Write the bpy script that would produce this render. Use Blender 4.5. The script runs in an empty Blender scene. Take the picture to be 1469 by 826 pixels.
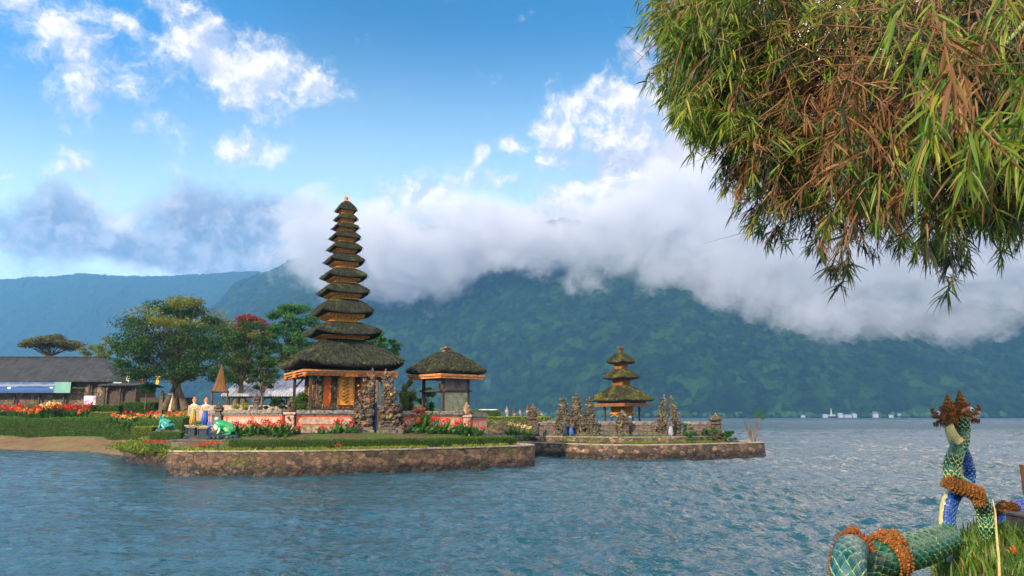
import bpy, bmesh, math, random
import numpy as np
from mathutils import Vector, Matrix, noise, Euler
R=math.radians
random.seed(7); rng=np.random.default_rng(7)
scn=bpy.context.scene; COL=scn.collection
# ---------------------------------------------------------------- camera
FPX=1050.0; PITCH=math.atan(183/FPX); EYE=2.8
cd=bpy.data.cameras.new('camera'); cam=bpy.data.objects.new('camera',cd); COL.objects.link(cam)
cam.location=(0,0,EYE); cam.rotation_euler=(math.pi/2+PITCH,0,0)
cd.sensor_width=36; cd.lens=36*FPX/1469; cd.clip_start=0.05; cd.clip_end=60000
scn.camera=cam
def ray(px,py):
    rx=(px-734.5)/FPX; ry=-(py-413)/FPX
    return Vector((rx, math.cos(PITCH)-ry*math.sin(PITCH), math.sin(PITCH)+ry*math.cos(PITCH)))
def at(px,py,Y):
    d=ray(px,py); t=Y/d.y; return Vector((d.x*t,Y,EYE+d.z*t))
def gnd(px,py,z=0.0):
    d=ray(px,py); t=(z-EYE)/d.z; return Vector((d.x*t,d.y*t,z))
# ---------------------------------------------------------------- world
SUN_AZ=R(222); SUN_EL=R(27)
w=bpy.data.worlds.new('World'); scn.world=w; w.use_nodes=True
class NT:
    def __init__(s,tree):
        s.t=tree; s.n=tree.nodes; s.l=tree.links
    def node(s,typ,ins=None,**kw):
        n=s.n.new(typ)
        for k,v in kw.items(): setattr(n,k,v)
        if ins:
            for k,v in ins.items():
                if isinstance(v,bpy.types.NodeSocket): s.l.new(v,n.inputs[k])
                else: n.inputs[k].default_value=v
        return n
    def m(s,op,a,b=None,c=None,clamp=False):
        n=s.n.new('ShaderNodeMath'); n.operation=op; n.use_clamp=clamp
        for i,v in enumerate((a,b,c)):
            if v is None: continue
            if isinstance(v,bpy.types.NodeSocket): s.l.new(v,n.inputs[i])
            else: n.inputs[i].default_value=v
        return n.outputs[0]
    def vm(s,op,a,b=None):
        n=s.n.new('ShaderNodeVectorMath'); n.operation=op
        for i,v in enumerate((a,b)):
            if v is None: continue
            if isinstance(v,bpy.types.NodeSocket): s.l.new(v,n.inputs[i])
            else: n.inputs[i].default_value=v
        return n.outputs[1] if op in('LENGTH','DISTANCE','DOT_PRODUCT') else n.outputs[0]
    def ss(s,x,a,b,lo=0.0,hi=1.0,smooth=True):
        n=s.node('ShaderNodeMapRange',{0:x,1:a,2:b,3:lo,4:hi}); n.interpolation_type='SMOOTHSTEP' if smooth else 'LINEAR'
        return n.outputs[0]
    def mix(s,f,a,b,bt='MIX'):
        n=s.n.new('ShaderNodeMix'); n.data_type='RGBA'; n.blend_type=bt; n.clamp_factor=True
        for i,v in ((0,f),(6,a),(7,b)):
            if isinstance(v,bpy.types.NodeSocket): s.l.new(v,n.inputs[i])
            else: n.inputs[i].default_value=v if i==0 else tuple(v)+((1,) if len(v)==3 else ())
        return n.outputs[2]
    def noise(s,vec,scale,detail=4,rough=.5,dist=0,dims='3D',lac=2.0):
        n=s.node('ShaderNodeTexNoise',{'Scale':scale,'Detail':detail,'Roughness':rough,'Distortion':dist,'Lacunarity':lac}); n.noise_dimensions=dims
        if vec is not None: s.l.new(vec,n.inputs['Vector'])
        return n
    def ramp(s,f,stops):
        n=s.n.new('ShaderNodeValToRGB'); e=n.color_ramp.elements
        while len(e)<len(stops): e.new(.5)
        for el,(p,c) in zip(e,stops): el.position=p; el.color=tuple(c)+(1,)
        s.l.new(f,n.inputs[0]); return n.outputs[0]
def build_world():
    T=NT(w.node_tree); T.n.clear()
    out=T.node('ShaderNodeOutputWorld'); bg=T.node('ShaderNodeBackground')
    T.l.new(bg.outputs[0],out.inputs[0])
    sky=T.node('ShaderNodeTexSky'); sky.sky_type='NISHITA'; sky.sun_disc=False
    sky.sun_elevation=SUN_EL; sky.sun_rotation=SUN_AZ; sky.altitude=1200; sky.air_density=1.0; sky.dust_density=.6; sky.ozone_density=2.0
    tc=T.node('ShaderNodeTexCoord'); D=T.vm('NORMALIZE',tc.outputs['Generated'])
    sp=T.node('ShaderNodeSeparateXYZ',{0:D}); x,y,z=sp.outputs
    az=T.m('MULTIPLY',T.m('ARCTAN2',x,y),57.29578); el=T.m('MULTIPLY',T.m('ARCSINE',z),57.29578)
    P=T.node('ShaderNodeCombineXYZ',{0:az,1:el}).outputs[0]     # azimuth and elevation in degrees
    # saturated blue of the clear air, paler low down
    hs=T.node('ShaderNodeHueSaturation',{'Hue':.492,'Saturation':1.4,'Value':1.15,'Color':sky.outputs[0]}).outputs[0]
    low=T.ss(el,7,31,1,0)
    base=T.mix(T.m('MULTIPLY',low,.92),hs,(7.6,9.6,10.2))
    left=T.m('MULTIPLY',T.ss(az,-12,-36),T.ss(el,12,28))
    base=T.mix(T.m('MULTIPLY',left,.8),base,(.12,2.3,6.2))
    # domain warp
    wn=T.noise(P,.22,5,.65); wv=T.vm('SUBTRACT',wn.outputs[1],(.5,.5,.5))
    PW=T.vm('ADD',P,T.vm('MULTIPLY',wv,(3.2,2.6,0)))
    def dirdeg(px,py):
        d=ray(px,py).normalized(); return math.degrees(math.atan2(d.x,d.y)),math.degrees(math.asin(d.z))
    K=math.degrees(1/FPX)
    def blob(px,py,rx,ry,rot=0,amp=1.0):
        a,e=dirdeg(px,py)
        mp=T.node('ShaderNodeMapping',{0:PW,1:(a,e,0),2:(0,0,R(rot)),3:(rx*K*1.3,ry*K*1.3,1)}); mp.vector_type='TEXTURE'
        L=T.vm('LENGTH',mp.outputs[0])
        return T.m('MULTIPLY_ADD',T.m('MINIMUM',L,2.2),-amp,amp)
    def group(bl):
        o=None
        for b in bl:
            v=blob(*b); o=v if o is None else T.m('SMOOTH_MAX',o,v,.25)
        return o
    n1=T.noise(PW,.26,10,.66,0).outputs[0]
    off=T.vm('ADD',PW,(-.55,.75,0)); n1b=T.noise(off,.26,6,.6,0).outputs[0]
    relief=T.ss(T.m('SUBTRACT',n1,n1b),-.10,.13)
    nn=T.m('MULTIPLY_ADD',n1,3.0,-1.5)
    white=group([(345,100,110,48,-8),(440,128,50,22,-10),(60,25,75,18,-20,.6),(185,40,60,15,-20,.6),(235,12,35,18,0,.6),(150,105,120,45,-15,.35),(125,152,32,10,0,.5),
        (355,212,44,20),(158,318,60,28,-25),(265,300,40,22),(210,372,150,20,-5,.7),(2,246,14,6),(462,325,50,38),(548,300,26,40),(625,275,85,32,10),(735,210,28,15),(690,220,15,15),(786,228,20,16),
        (835,160,52,36),(798,192,32,20),(885,135,62,24),(905,190,60,26),(850,283,66,36),(905,265,50,24),(720,316,150,20),(150,270,40,14,-30,.4)])
    bank=group([(1150,300,270,140),(1300,330,320,170),(1000,250,150,90),(760,350,220,35),(1600,350,300,200),(1180,110,200,110),(950,330,200,60)])
    dark=group([(74,330,54,34),(190,358,110,18,-5),(325,338,100,46),(385,362,110,46),(390,315,70,30),(560,385,170,50),(680,345,120,34)])
    cw=T.ss(T.m('ADD',white,nn),-.15,.75)
    cw=T.m('POWER',cw,1.3)
    cb=T.ss(T.m('ADD',bank,T.m('MULTIPLY',nn,.8)),-.25,.45)
    cdk=T.ss(T.m('ADD',dark,T.m('MULTIPLY',nn,.75)),-.35,.45)
    colw=T.mix(relief,(5.2,5.2,6.0),(10.2,8.9,7.3))
    warm=T.ss(az,4,24)
    colb0=T.mix(T.m('MULTIPLY_ADD',relief,.30,T.m('MULTIPLY',n1,.7)),(2.2,2.7,3.9),(7.4,6.8,6.8))
    colb=T.mix(T.m('MULTIPLY',warm,.8),colb0,(9.8,7.6,6.4))
    cold=T.mix(T.m('MULTIPLY_ADD',relief,.6,T.m('MULTIPLY_ADD',n1,1.2,-.35)),(1.1,1.4,2.2),(4.6,4.6,5.3))
    c=T.mix(T.m('MULTIPLY',cb,.96),base,colb)
    c=T.mix(T.m('MULTIPLY',cw,.88),c,colw)
    c=T.mix(T.m('MULTIPLY',cdk,.93),c,cold)
    # bright cloud added out of view, for the waves to mirror and extra ambient
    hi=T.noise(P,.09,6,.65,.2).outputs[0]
    added_cloud=T.m('MULTIPLY',T.m('MULTIPLY',T.ss(T.m('ADD',el,T.ss(az,13,26,0,12)),32,38),T.ss(el,60,44)),T.ss(T.m('ADD',hi,T.m('ADD',T.ss(az,-5,25,0,.2),T.ss(az,-12,-25,0,.10))),.40,.50))
    c=T.mix(T.m('MULTIPLY',added_cloud,.9),c,T.mix(T.ss(az,-30,40),(14,15.5,17),(32,24,18.5)))
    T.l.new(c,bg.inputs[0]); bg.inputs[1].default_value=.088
build_world()
sl=bpy.data.lights.new('sun','SUN'); so=bpy.data.objects.new('sun',sl); COL.objects.link(so)
sl.energy=5.0; sl.angle=R(2.0); sl.color=(1.0,.79,.54)
sd=Vector((math.sin(SUN_AZ)*math.cos(SUN_EL),math.cos(SUN_AZ)*math.cos(SUN_EL),math.sin(SUN_EL)))
so.rotation_euler=sd.to_track_quat('Z','Y').to_euler(); so.location=(-30,-30,40)
scn.view_settings.view_transform='Standard'; scn.view_settings.look='None'; scn.view_settings.exposure=0.74; scn.view_settings.gamma=1
scn.render.engine='CYCLES'
cy=scn.cycles; cy.use_denoising=True; cy.max_bounces=12; cy.diffuse_bounces=2; cy.glossy_bounces=3; cy.transmission_bounces=3; cy.volume_bounces=10; cy.transparent_max_bounces=8
cy.caustics_reflective=False; cy.caustics_refractive=False; cy.sample_clamp_indirect=4
cy.volume_step_rate=.3; cy.volume_max_steps=200; cy.use_adaptive_sampling=True; cy.adaptive_threshold=.02
# ---------------------------------------------------------------- helpers
def tag(o,label=None,cat=None,group=None,kind=None):
    if label: o['label']=label
    if cat: o['category']=cat
    if group: o['group']=group
    if kind or label: o['kind']=kind or 'thing'
    return o
def new_mat(name,col=(.5,.5,.5),rough=.8,spec=.3,metal=0):
    m=bpy.data.materials.new(name); m.use_nodes=True
    b=m.node_tree.nodes['Principled BSDF']; b.inputs['Base Color'].default_value=tuple(col)+(1,); b.inputs['Roughness'].default_value=rough
    b.inputs['Specular IOR Level'].default_value=spec; b.inputs['Metallic'].default_value=metal
    return m,NT(m.node_tree),b
def fbm(x,y,s,octv=5,seed=0,rough=.5,ridged=False):
    """vectorised value noise in 2D"""
    x=np.asarray(x,float)/s; y=np.asarray(y,float)/s; tot=np.zeros_like(x); a=1.; n=0.
    for o in range(octv):
        xi=np.floor(x).astype(np.int64); yi=np.floor(y).astype(np.int64); fx=x-xi; fy=y-yi
        fx=fx*fx*(3-2*fx); fy=fy*fy*(3-2*fy)
        def h(i,j):
            k=(i*374761393+j*668265263+(seed+o*17)*1274126177)&0xffffffff
            k=((k^(k>>13))*1274126177)&0xffffffff
            return ((k^(k>>16))&0xffff)/65535.0
        v=(h(xi,yi)*(1-fx)+h(xi+1,yi)*fx)*(1-fy)+(h(xi,yi+1)*(1-fx)+h(xi+1,yi+1)*fx)*fy
        if ridged: v=1-np.abs(2*v-1)
        tot+=a*v; n+=a; a*=rough; x=x*2.03+11.7; y=y*2.03+5.3
    return tot/n
def grid_obj(name,X,Y,Z,mat,smooth=True):
    n,m=X.shape; me=bpy.data.meshes.new(name)
    co=np.stack([X,Y,Z],-1).reshape(-1,3).astype(np.float32)
    i=np.arange((n-1)*(m-1)); r=i//(m-1); c=i%(m-1); a=r*m+c
    f=np.stack([a,a+1,a+m+1,a+m],-1).astype(np.int32)
    me.vertices.add(len(co)); me.vertices.foreach_set('co',co.ravel())
    me.loops.add(f.size); me.loops.foreach_set('vertex_index',f.ravel())
    me.polygons.add(len(f)); me.polygons.foreach_set('loop_start',np.arange(0,f.size,4,dtype=np.int32)); me.polygons.foreach_set('loop_total',np.full(len(f),4,np.int32))
    me.polygons.foreach_set('use_smooth',np.full(len(f),smooth)); me.update(calc_edges=True); me.validate()
    me.materials.append(mat); o=bpy.data.objects.new(name,me); COL.objects.link(o); return o
# ---------------------------------------------------------------- hills
def forest_mat(name,c1,c2,c3,patch=0.0):
    m,T,b=new_mat(name,rough=.95,spec=.1)
    g=T.node('ShaderNodeNewGeometry').outputs['Position']
    big=T.noise(g,.006,4,.6).outputs[0]; fine=T.noise(g,.085,6,.7).outputs[0]
    vo=T.node('ShaderNodeTexVoronoi',{'Scale':.075,'Randomness':1.0}); T.l.new(g,vo.inputs['Vector'])
    cellv=T.node('ShaderNodeSeparateColor',{0:vo.outputs['Color']}).outputs[0]
    c=T.mix(T.ss(fine,.42,.60),c1,c2); c=T.mix(T.m('MULTIPLY',T.m('POWER',cellv,3),.7),c,c3)
    c=T.mix(T.m('MULTIPLY',T.ss(T.noise(g,.012,5,.7).outputs[0],.60,.70),.6+patch),c,c3)
    mid=T.noise(g,.018,4,.6).outputs[0]; c=T.mix(T.ss(mid,.45,.62,0,.55),c,c1)
    T.l.new(c,b.inputs['Base Color'])
    bp=T.node('ShaderNodeBump',{'Strength':1.0,'Distance':15.0,'Height':T.m('SUBTRACT',fine,vo.outputs['Distance'] if False else T.m('MULTIPLY',vo.outputs['Distance'],.06))})
    T.l.new(bp.outputs[0],b.inputs['Normal']); return m
def hill(name,cols,rows,az0,az1,dist0,dist1,heightf,mat,seed,rav=60,can=7,z0=1.0,back=500):
    """terrain in polar strips: shore at dist0(az), ridge at dist1(az), then down behind"""
    a=np.linspace(az0,az1,cols)[None,:].repeat(rows,0); t=np.linspace(0,1.25,rows)[:,None].repeat(cols,1)
    d0=np.interp(a,*dist0); d1=np.interp(a,*dist1); d=d0+(d1-d0)*t
    X=d*np.tan(np.radians(a)); Y=d.copy()
    Hh=np.interp(a,*heightf)
    prof=np.where(t<1,np.clip(t,0,1)**.85,1-(t-1)*1.6)
    prof=np.where(t<.07,prof*.25+0*t,prof) if False else prof
    env=np.sin(np.clip(t,0,1)*math.pi)**.6
    rv=fbm(X*1.0,Y*.35,330,5,seed,.5,True)-.5
    Z=z0+Hh*prof+rav*rv*(env+.15*(t>=.9))*np.clip(Hh/300,.2,1.3)
    Z+=can*fbm(X,Y,26,3,seed+5,.6)*np.clip(t*14,0,1)
    cell=np.array([noise.voronoi(Vector((x/12,y/12,0)))[0][0] for x,y in zip(X.ravel(),Y.ravel())]).reshape(X.shape)
    Z+=can*(1-np.clip(cell,0,1))*np.clip(t*14,0,1)
    o=grid_obj(name,X,Y,Z,mat); tag(o,kind='structure'); return o
FM1=forest_mat('forest_slope',(.003,.013,.010),(.010,.042,.014),(.040,.100,.022))
FM2=forest_mat('forest_far',(.008,.028,.02),(.015,.045,.028),(.03,.07,.035))
def azpx(px): return math.degrees(math.atan2(px-734.5,FPX*math.cos(PITCH)+183*math.sin(PITCH)))
# right hand slope that rises into the cloud; ridge heights at ~1900 m
hill('hillside',800,230,-30,42,([-30,-10,10,42],[1500,1250,1010,960]),([-30,-10,10,42],[2500,2100,1900,1850]),
     ([-30,-25,-21,-17,-12,-5,4,10,20,30,42],[60,220,390,470,500,520,520,480,440,400,400]),FM1,3,rav=115,can=12)
hill('far_hills',620,150,-44,-6,([-44,-6],[2300,2600]),([-44,-6],[3100,3500]),
     ([-44,-35.3,-31,-27,-23.5,-20.5,-16,-10,-6],[560,590,625,612,630,650,650,650,640]),FM2,11,rav=80,can=9)
# ---------------------------------------------------------------- lake
def water_mat():
    m,T,b=new_mat('lake_water',(.010,.055,.085),.05,.5)
    b.inputs['IOR'].default_value=1.33
    g=T.node('ShaderNodeNewGeometry').outputs['Position']
    mp=T.node('ShaderNodeMapping',{0:g,3:(.75,1.15,1.0)}).outputs[0]
    n1=T.noise(mp,1.7,4,.6,.4).outputs[0]; n2=T.noise(mp,5.5,3,.6,.5).outputs[0]; n3=T.noise(mp,.12,3,.5).outputs[0]
    h=T.m('MULTIPLY_ADD',n2,.16,T.m('MULTIPLY',n1,1.0))
    amp=T.ss(n3,.3,.7,.55,1.0)
    bp=T.node('ShaderNodeBump',{'Strength':1.0,'Distance':.26,'Height':T.m('MULTIPLY',h,T.m('MULTIPLY',amp,T.ss(T.node('ShaderNodeSeparateXYZ',{0:g}).outputs[0],-12,4,.55,1.15)))})
    T.l.new(T.ss(T.node('ShaderNodeSeparateXYZ',{0:g}).outputs[1],40,500,.05,.30),b.inputs['Roughness'])
    T.l.new(bp.outputs[0],b.inputs['Normal']); return m
WM=water_mat()
def build_water():
    rows=900; cols=620
    d=np.concatenate([np.geomspace(4.0,160,rows),np.geomspace(170,40000,60)])
    tx=np.tan(np.radians(np.linspace(-48,48,cols)))
    Y=d[:,None].repeat(cols,1); X=Y*tx[None,:]
    Z=np.zeros_like(X); r=np.random.default_rng(3)
    for k in range(46):
        lam=float(np.exp(r.uniform(math.log(.28),math.log(3.0)))); th=r.normal(R(100),R(34)); ph=r.uniform(0,6.28)
        a=.0115*lam**.7; kx=2*math.pi/lam
        w0=kx*(X*math.cos(th)+Y*math.sin(th))+ph+1.2*fbm(X,Y,lam*6,2,k)
        sp=Y*d_ratio
        fade=np.clip(1.6-sp*2.6/lam,0,1)
        Z+=a*fade*(1-2*np.abs(np.sin(w0/2)))
    mod=(.35+1.1*fbm(X,Y,9,3,77))*np.interp(X-.12*Y,[-22,-6,3],[.45,.75,1.3])
    Z*=mod
    o=grid_obj('lake_water',X,Y,Z,WM); tag(o,kind='structure')
d_ratio=math.log(160/4.0)/900
build_water()
# ---------------------------------------------------------------- haze and the low cloud on the slope
def box_obj(name,lo,hi,mat):
    bm=bmesh.new(); bmesh.ops.create_cube(bm,size=1)
    for v in bm.verts: v.co=Vector([lo[i]+(v.co[i]+.5)*(hi[i]-lo[i]) for i in range(3)])
    me=bpy.data.meshes.new(name); bm.to_mesh(me); bm.free(); me.materials.append(mat); o=bpy.data.objects.new(name,me); COL.objects.link(o); return o
hm=bpy.data.materials.new('haze_air'); hm.use_nodes=True; T=NT(hm.node_tree); T.n.clear()
pv=T.node('ShaderNodeVolumePrincipled',{'Color':(.20,.54,1.0,1),'Density':.00017,'Anisotropy':.1}); T.l.new(pv.outputs[0],T.node('ShaderNodeOutputMaterial').inputs['Volume'])
tag(box_obj('haze',(-5000,-200,-9),(5000,4800,800),hm),kind='stuff')
def cloud_mat():
    m=bpy.data.materials.new('cloud_vapour'); m.use_nodes=True; T=NT(m.node_tree); T.n.clear()
    g=T.node('ShaderNodeTexCoord').outputs['Object']
    wn=T.noise(g,.004,2,.5); gw=T.vm('ADD',g,T.vm('MULTIPLY',T.vm('SUBTRACT',wn.outputs[1],(.5,.5,.5)),(160,160,90)))
    n=T.noise(gw,.0085,8,.72).outputs[0]
    sp=T.node('ShaderNodeSeparateXYZ',{0:g}); x,y,z=sp.outputs
    # underside height as a function of x (metres)
    cv=T.node('ShaderNodeFloatCurve',{1:T.ss(x,-700,1600,0,1,False)}); c=cv.mapping.curves[0]
    pts=CLOUD_BASE
    while len(c.points)<len(pts): c.points.new(.5,.5)
    for p,(px,h) in zip(c.points,pts): p.location=(min(1,max(0,(px+700)/2300)),h/600); 
    cv.mapping.update()
    basez=T.m('MULTIPLY',cv.outputs[0],600)
    lump=T.noise(g,.0028,3,.55).outputs[0]
    up=T.ss(T.m('ADD',T.m('SUBTRACT',z,basez),T.m('MULTIPLY_ADD',lump,240,-105)),T.ss(x,100,500,-115,-150),T.ss(x,100,500,120,60))            # 0 below the base, 1 inside
    edge=T.m('MULTIPLY',T.ss(T.m('ADD',y,T.ss(x,120,520,0,170)),1230,1330),T.ss(y,2050,1900))
    ex=T.ss(x,-560,-330); top=T.ss(T.m('SUBTRACT',z,T.ss(x,60,700,0,150)),510,320)
    s=T.m('MULTIPLY',T.m('MULTIPLY',up,edge),T.m('MULTIPLY',ex,top))
    dn=T.ss(T.m('ADD',T.m('MULTIPLY',n,2.6),T.m('MULTIPLY_ADD',s,1.05,-1.76)),0,.34)
    pv=T.node('ShaderNodeVolumePrincipled',{'Color':(.76,.78,.84,1),'Density':T.m('MULTIPLY',T.m('MULTIPLY',dn,T.ss(n,.38,.62,.35,1.6)),.014),'Anisotropy':.0})
    T.l.new(pv.outputs[0],T.node('ShaderNodeOutputMaterial').inputs['Volume'])
    m.cycles.volume_step_rate=1.0
    return m

CLOUD_BASE=[(-700,330),(-560,300),(-400,262),(-254,275),(-150,232),(-85,285),(-40,305),(30,285),(90,250),(138,205),(200,240),(250,215),(324,180),(524,145),(740,140),(1053,118),(1600,110)]
tag(box_obj('low_cloud',(-700,1050,40),(1700,2060,665),cloud_mat()),'long grey white cloud bank lying along the forested slope above the lake','cloud',kind='stuff')
# ================================================================ mesh builder
class MB:
    def __init__(s): s.v=[]; s.f=[]; s.mi=[]; s.M=Matrix.Identity(4); s.mat=0
    def add(s,vs,fs):
        b=len(s.v); s.v+= [tuple(s.M@Vector(v)) for v in vs]; s.f+=[tuple(i+b for i in f) for f in fs]; s.mi+=[s.mat]*len(fs); return s
    def box(s,c,size,rz=0,taper=1.0,rx=0):
        x,y,z=[q/2 for q in size]; m=Matrix.Translation(c)@Matrix.Rotation(rz,4,'Z')@Matrix.Rotation(rx,4,'X')
        vs=[m@Vector((sx*x*(taper if sz>0 else 1),sy*y*(taper if sz>0 else 1),sz*z)) for sz in(-1,1) for sx,sy in((-1,-1),(1,-1),(1,1),(-1,1))]
        return s.add(vs,[(3,2,1,0),(4,5,6,7),(0,1,5,4),(1,2,6,5),(2,3,7,6),(3,0,4,7)])
    def tube(s,pts,rad,seg=8,cap=True):
        pts=[Vector(p) for p in pts]; n=len(pts)
        if not hasattr(rad,'__len__'): rad=[rad]*n
        vs=[];fs=[];up=None
        for i,p in enumerate(pts):
            t=(pts[min(i+1,n-1)]-pts[max(i-1,0)]).normalized()
            if up is None: up=t.orthogonal().normalized()
            up=(up-t*up.dot(t)); up=up.normalized() if up.length>1e-6 else t.orthogonal().normalized()
            bn=t.cross(up)
            for k in range(seg):
                a=2*math.pi*k/seg; vs.append(p+(up*math.cos(a)+bn*math.sin(a))*rad[i])
        for i in range(n-1):
            for k in range(seg):
                a=i*seg+k; b=i*seg+(k+1)%seg; fs.append((a,b,b+seg,a+seg))
        if cap: fs.append(tuple(range(seg-1,-1,-1))); fs.append(tuple(range((n-1)*seg,n*seg)))
        return s.add(vs,fs)
    def lathe(s,prof,c=(0,0,0),seg=12,sx=1,sy=1):
        vs=[];fs=[];n=len(prof)
        for r,z in prof:
            for k in range(seg):
                a=2*math.pi*k/seg; vs.append((c[0]+r*math.cos(a)*sx,c[1]+r*math.sin(a)*sy,c[2]+z))
        for i in range(n-1):
            for k in range(seg):
                a=i*seg+k; b=i*seg+(k+1)%seg; fs.append((a,b,b+seg,a+seg))
        fs.append(tuple(range(seg-1,-1,-1))); fs.append(tuple(range((n-1)*seg,n*seg)))
        return s.add(vs,fs)
    def ico(s,c,sc,rot=(0,0,0),sub=1,jit=0):
        V,Fc=ICO[sub]; m=Matrix.Translation(c)@Euler(rot).to_matrix().to_4x4()@Matrix.Diagonal((*(sc if hasattr(sc,'__len__') else (sc,)*3),1))
        return s.add([m@(v*(1+random.uniform(-jit,jit))) for v in V],Fc)
    def cone(s,c,d,r,seg=5):
        """spike from c along d"""
        c=Vector(c); d=Vector(d); return s.tube([c,c+d*.55,c+d],[r,r*.6,r*.05],seg,False)
    def build(s,name,mats,parent=None,smooth=False):
        me=bpy.data.meshes.new(name); me.from_pydata(s.v,[],s.f); 
        for m in (mats if isinstance(mats,(list,tuple)) else [mats]): me.materials.append(m)
        me.polygons.foreach_set('material_index',s.mi)
        if smooth: me.polygons.foreach_set('use_smooth',[True]*len(s.f))
        me.update(); o=bpy.data.objects.new(name,me); COL.objects.link(o)
        if parent: o.parent=parent
        return o
def _ico(sub):
    bm=bmesh.new(); bmesh.ops.create_icosphere(bm,subdivisions=sub,radius=1); r=([v.co.copy() for v in bm.verts],[tuple(v.index for v in f.verts) for f in bm.faces]); bm.free(); return r
ICO={k:_ico(k) for k in(1,2,3)}
def empty(name,loc,label=None,cat=None,group=None,rz=0):
    o=bpy.data.objects.new(name,None); COL.objects.link(o); o.location=loc; o.rotation_euler=(0,0,rz); o.empty_display_size=.2; return tag(o,label,cat,group)
def copy_tree(o,parent=None):
    c=o.copy(); COL.objects.link(c)
    if parent: c.parent=parent
    for ch in [x for x in bpy.data.objects if x.parent==o]: copy_tree(ch,c)
    return c
def mesh_np(name,co,faces,mats,parent=None,mi=None,smooth=False):
    me=bpy.data.meshes.new(name); k=faces.shape[1]
    me.vertices.add(len(co)); me.vertices.foreach_set('co',co.astype(np.float32).ravel())
    me.loops.add(faces.size); me.loops.foreach_set('vertex_index',faces.astype(np.int32).ravel())
    me.polygons.add(len(faces)); me.polygons.foreach_set('loop_start',np.arange(0,faces.size,k,dtype=np.int32)); me.polygons.foreach_set('loop_total',np.full(len(faces),k,np.int32))
    for m in (mats if isinstance(mats,(list,tuple)) else [mats]): me.materials.append(m)
    if mi is not None: me.polygons.foreach_set('material_index',mi.astype(np.int32))
    if smooth: me.polygons.foreach_set('use_smooth',np.ones(len(faces),bool))
    me.update(calc_edges=True); o=bpy.data.objects.new(name,me); COL.objects.link(o)
    if parent: o.parent=parent
    return o
def unit(v): return v/np.maximum(np.linalg.norm(v,axis=-1,keepdims=True),1e-9)
def leaf_quads(P,size,aspect=.45,up=0.3,dirs=None,jit=.35):
    """rhombic leaves at points P; dirs = growing direction"""
    n=len(P); d=rng.normal(size=(n,3)); d[:,2]+=up
    if dirs is not None: d=d*jit+dirs
    d=unit(d); s=unit(np.cross(d,rng.normal(size=(n,3)))); L=(size*rng.uniform(.6,1.35,n))[:,None]; W=L*aspect
    nn=np.cross(d,s)
    co=np.stack([P,P+d*L*.5+s*W*.5+nn*L*.06,P+d*L,P+d*L*.5-s*W*.5+nn*L*.06],1).reshape(-1,3)
    return co,np.arange(4*n).reshape(-1,4)
# ================================================================ materials
def noisy(name,c1,c2,scale=3,rough=.85,bump=.02,c3=None,s3=1.0,t3=(.55,.65),spec=.25,detail=6,stretch=(1,1,1)):
    m,T,b=new_mat(name,rough=rough,spec=spec)
    g=T.node('ShaderNodeTexCoord').outputs['Object']
    g=T.node('ShaderNodeMapping',{0:g,3:stretch}).outputs[0]
    n=T.noise(g,scale,detail,.65).outputs[0]; c=T.mix(T.ss(n,.35,.65),c1,c2)
    if c3: 
        n3=T.noise(g,s3,5,.7).outputs[0]; c=T.mix(T.ss(n3,*t3),c,c3)
    T.l.new(c,b.inputs['Base Color'])
    if bump:
        bp=T.node('ShaderNodeBump',{'Strength':1.0,'Distance':bump,'Height':n}); T.l.new(bp.outputs[0],b.inputs['Normal'])
    return m
def leafmat(name,cols,rough=.55,spec=.3,trans=.25):
    m,T,b=new_mat(name,rough=rough,spec=spec)
    g=T.node('ShaderNodeNewGeometry'); r=g.outputs['Random Per Island']
    st=[(i/max(1,len(cols)-1),c) for i,c in enumerate(cols)]
    c=T.ramp(r,st); n=T.noise(g.outputs['Position'],1.1,3,.5).outputs[0]
    c=T.mix(T.ss(n,.3,.7,0,.5),c,cols[0]); T.l.new(c,b.inputs['Base Color'])
    if trans:
        tr=T.node('ShaderNodeBsdfTranslucent',{'Color':c}); mx=T.node('ShaderNodeMixShader',{0:trans}); T.l.new(b.outputs[0],mx.inputs[1]); T.l.new(tr.outputs[0],mx.inputs[2])
        T.l.new(mx.outputs[0],T.n['Material Output'].inputs[0])
    return m
def carved_mat(name,c1,c2,scale=9,depth=.03,lich=None):
    m,T,b=new_mat(name,rough=.8,spec=.25)
    g=T.node('ShaderNodeTexCoord').outputs['Object']
    v=T.node('ShaderNodeTexVoronoi',{'Scale':scale}); T.l.new(T.vm('ADD',g,T.vm('MULTIPLY',T.noise(g,scale*.6,2).outputs[1],(.12,.12,.12))),v.inputs['Vector'])
    h=T.ss(v.outputs['Distance'],.15,.75,1,0); n=T.noise(g,scale*1.7,4,.6).outputs[0]
    c=T.mix(T.m('MULTIPLY_ADD',n,.5,T.m('MULTIPLY',h,.6)),c2,c1)
    if lich:
        for (cc,sc,lo,hi,a) in lich:
            c=T.mix(T.ss(T.noise(g,sc,5,.7).outputs[0],lo,hi,0,a),c,cc)
    T.l.new(c,b.inputs['Base Color'])
    bp=T.node('ShaderNodeBump',{'Strength':1.0,'Distance':depth,'Height':T.m('ADD',h,T.m('MULTIPLY',n,.4))}); T.l.new(bp.outputs[0],b.inputs['Normal']); return m
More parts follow.
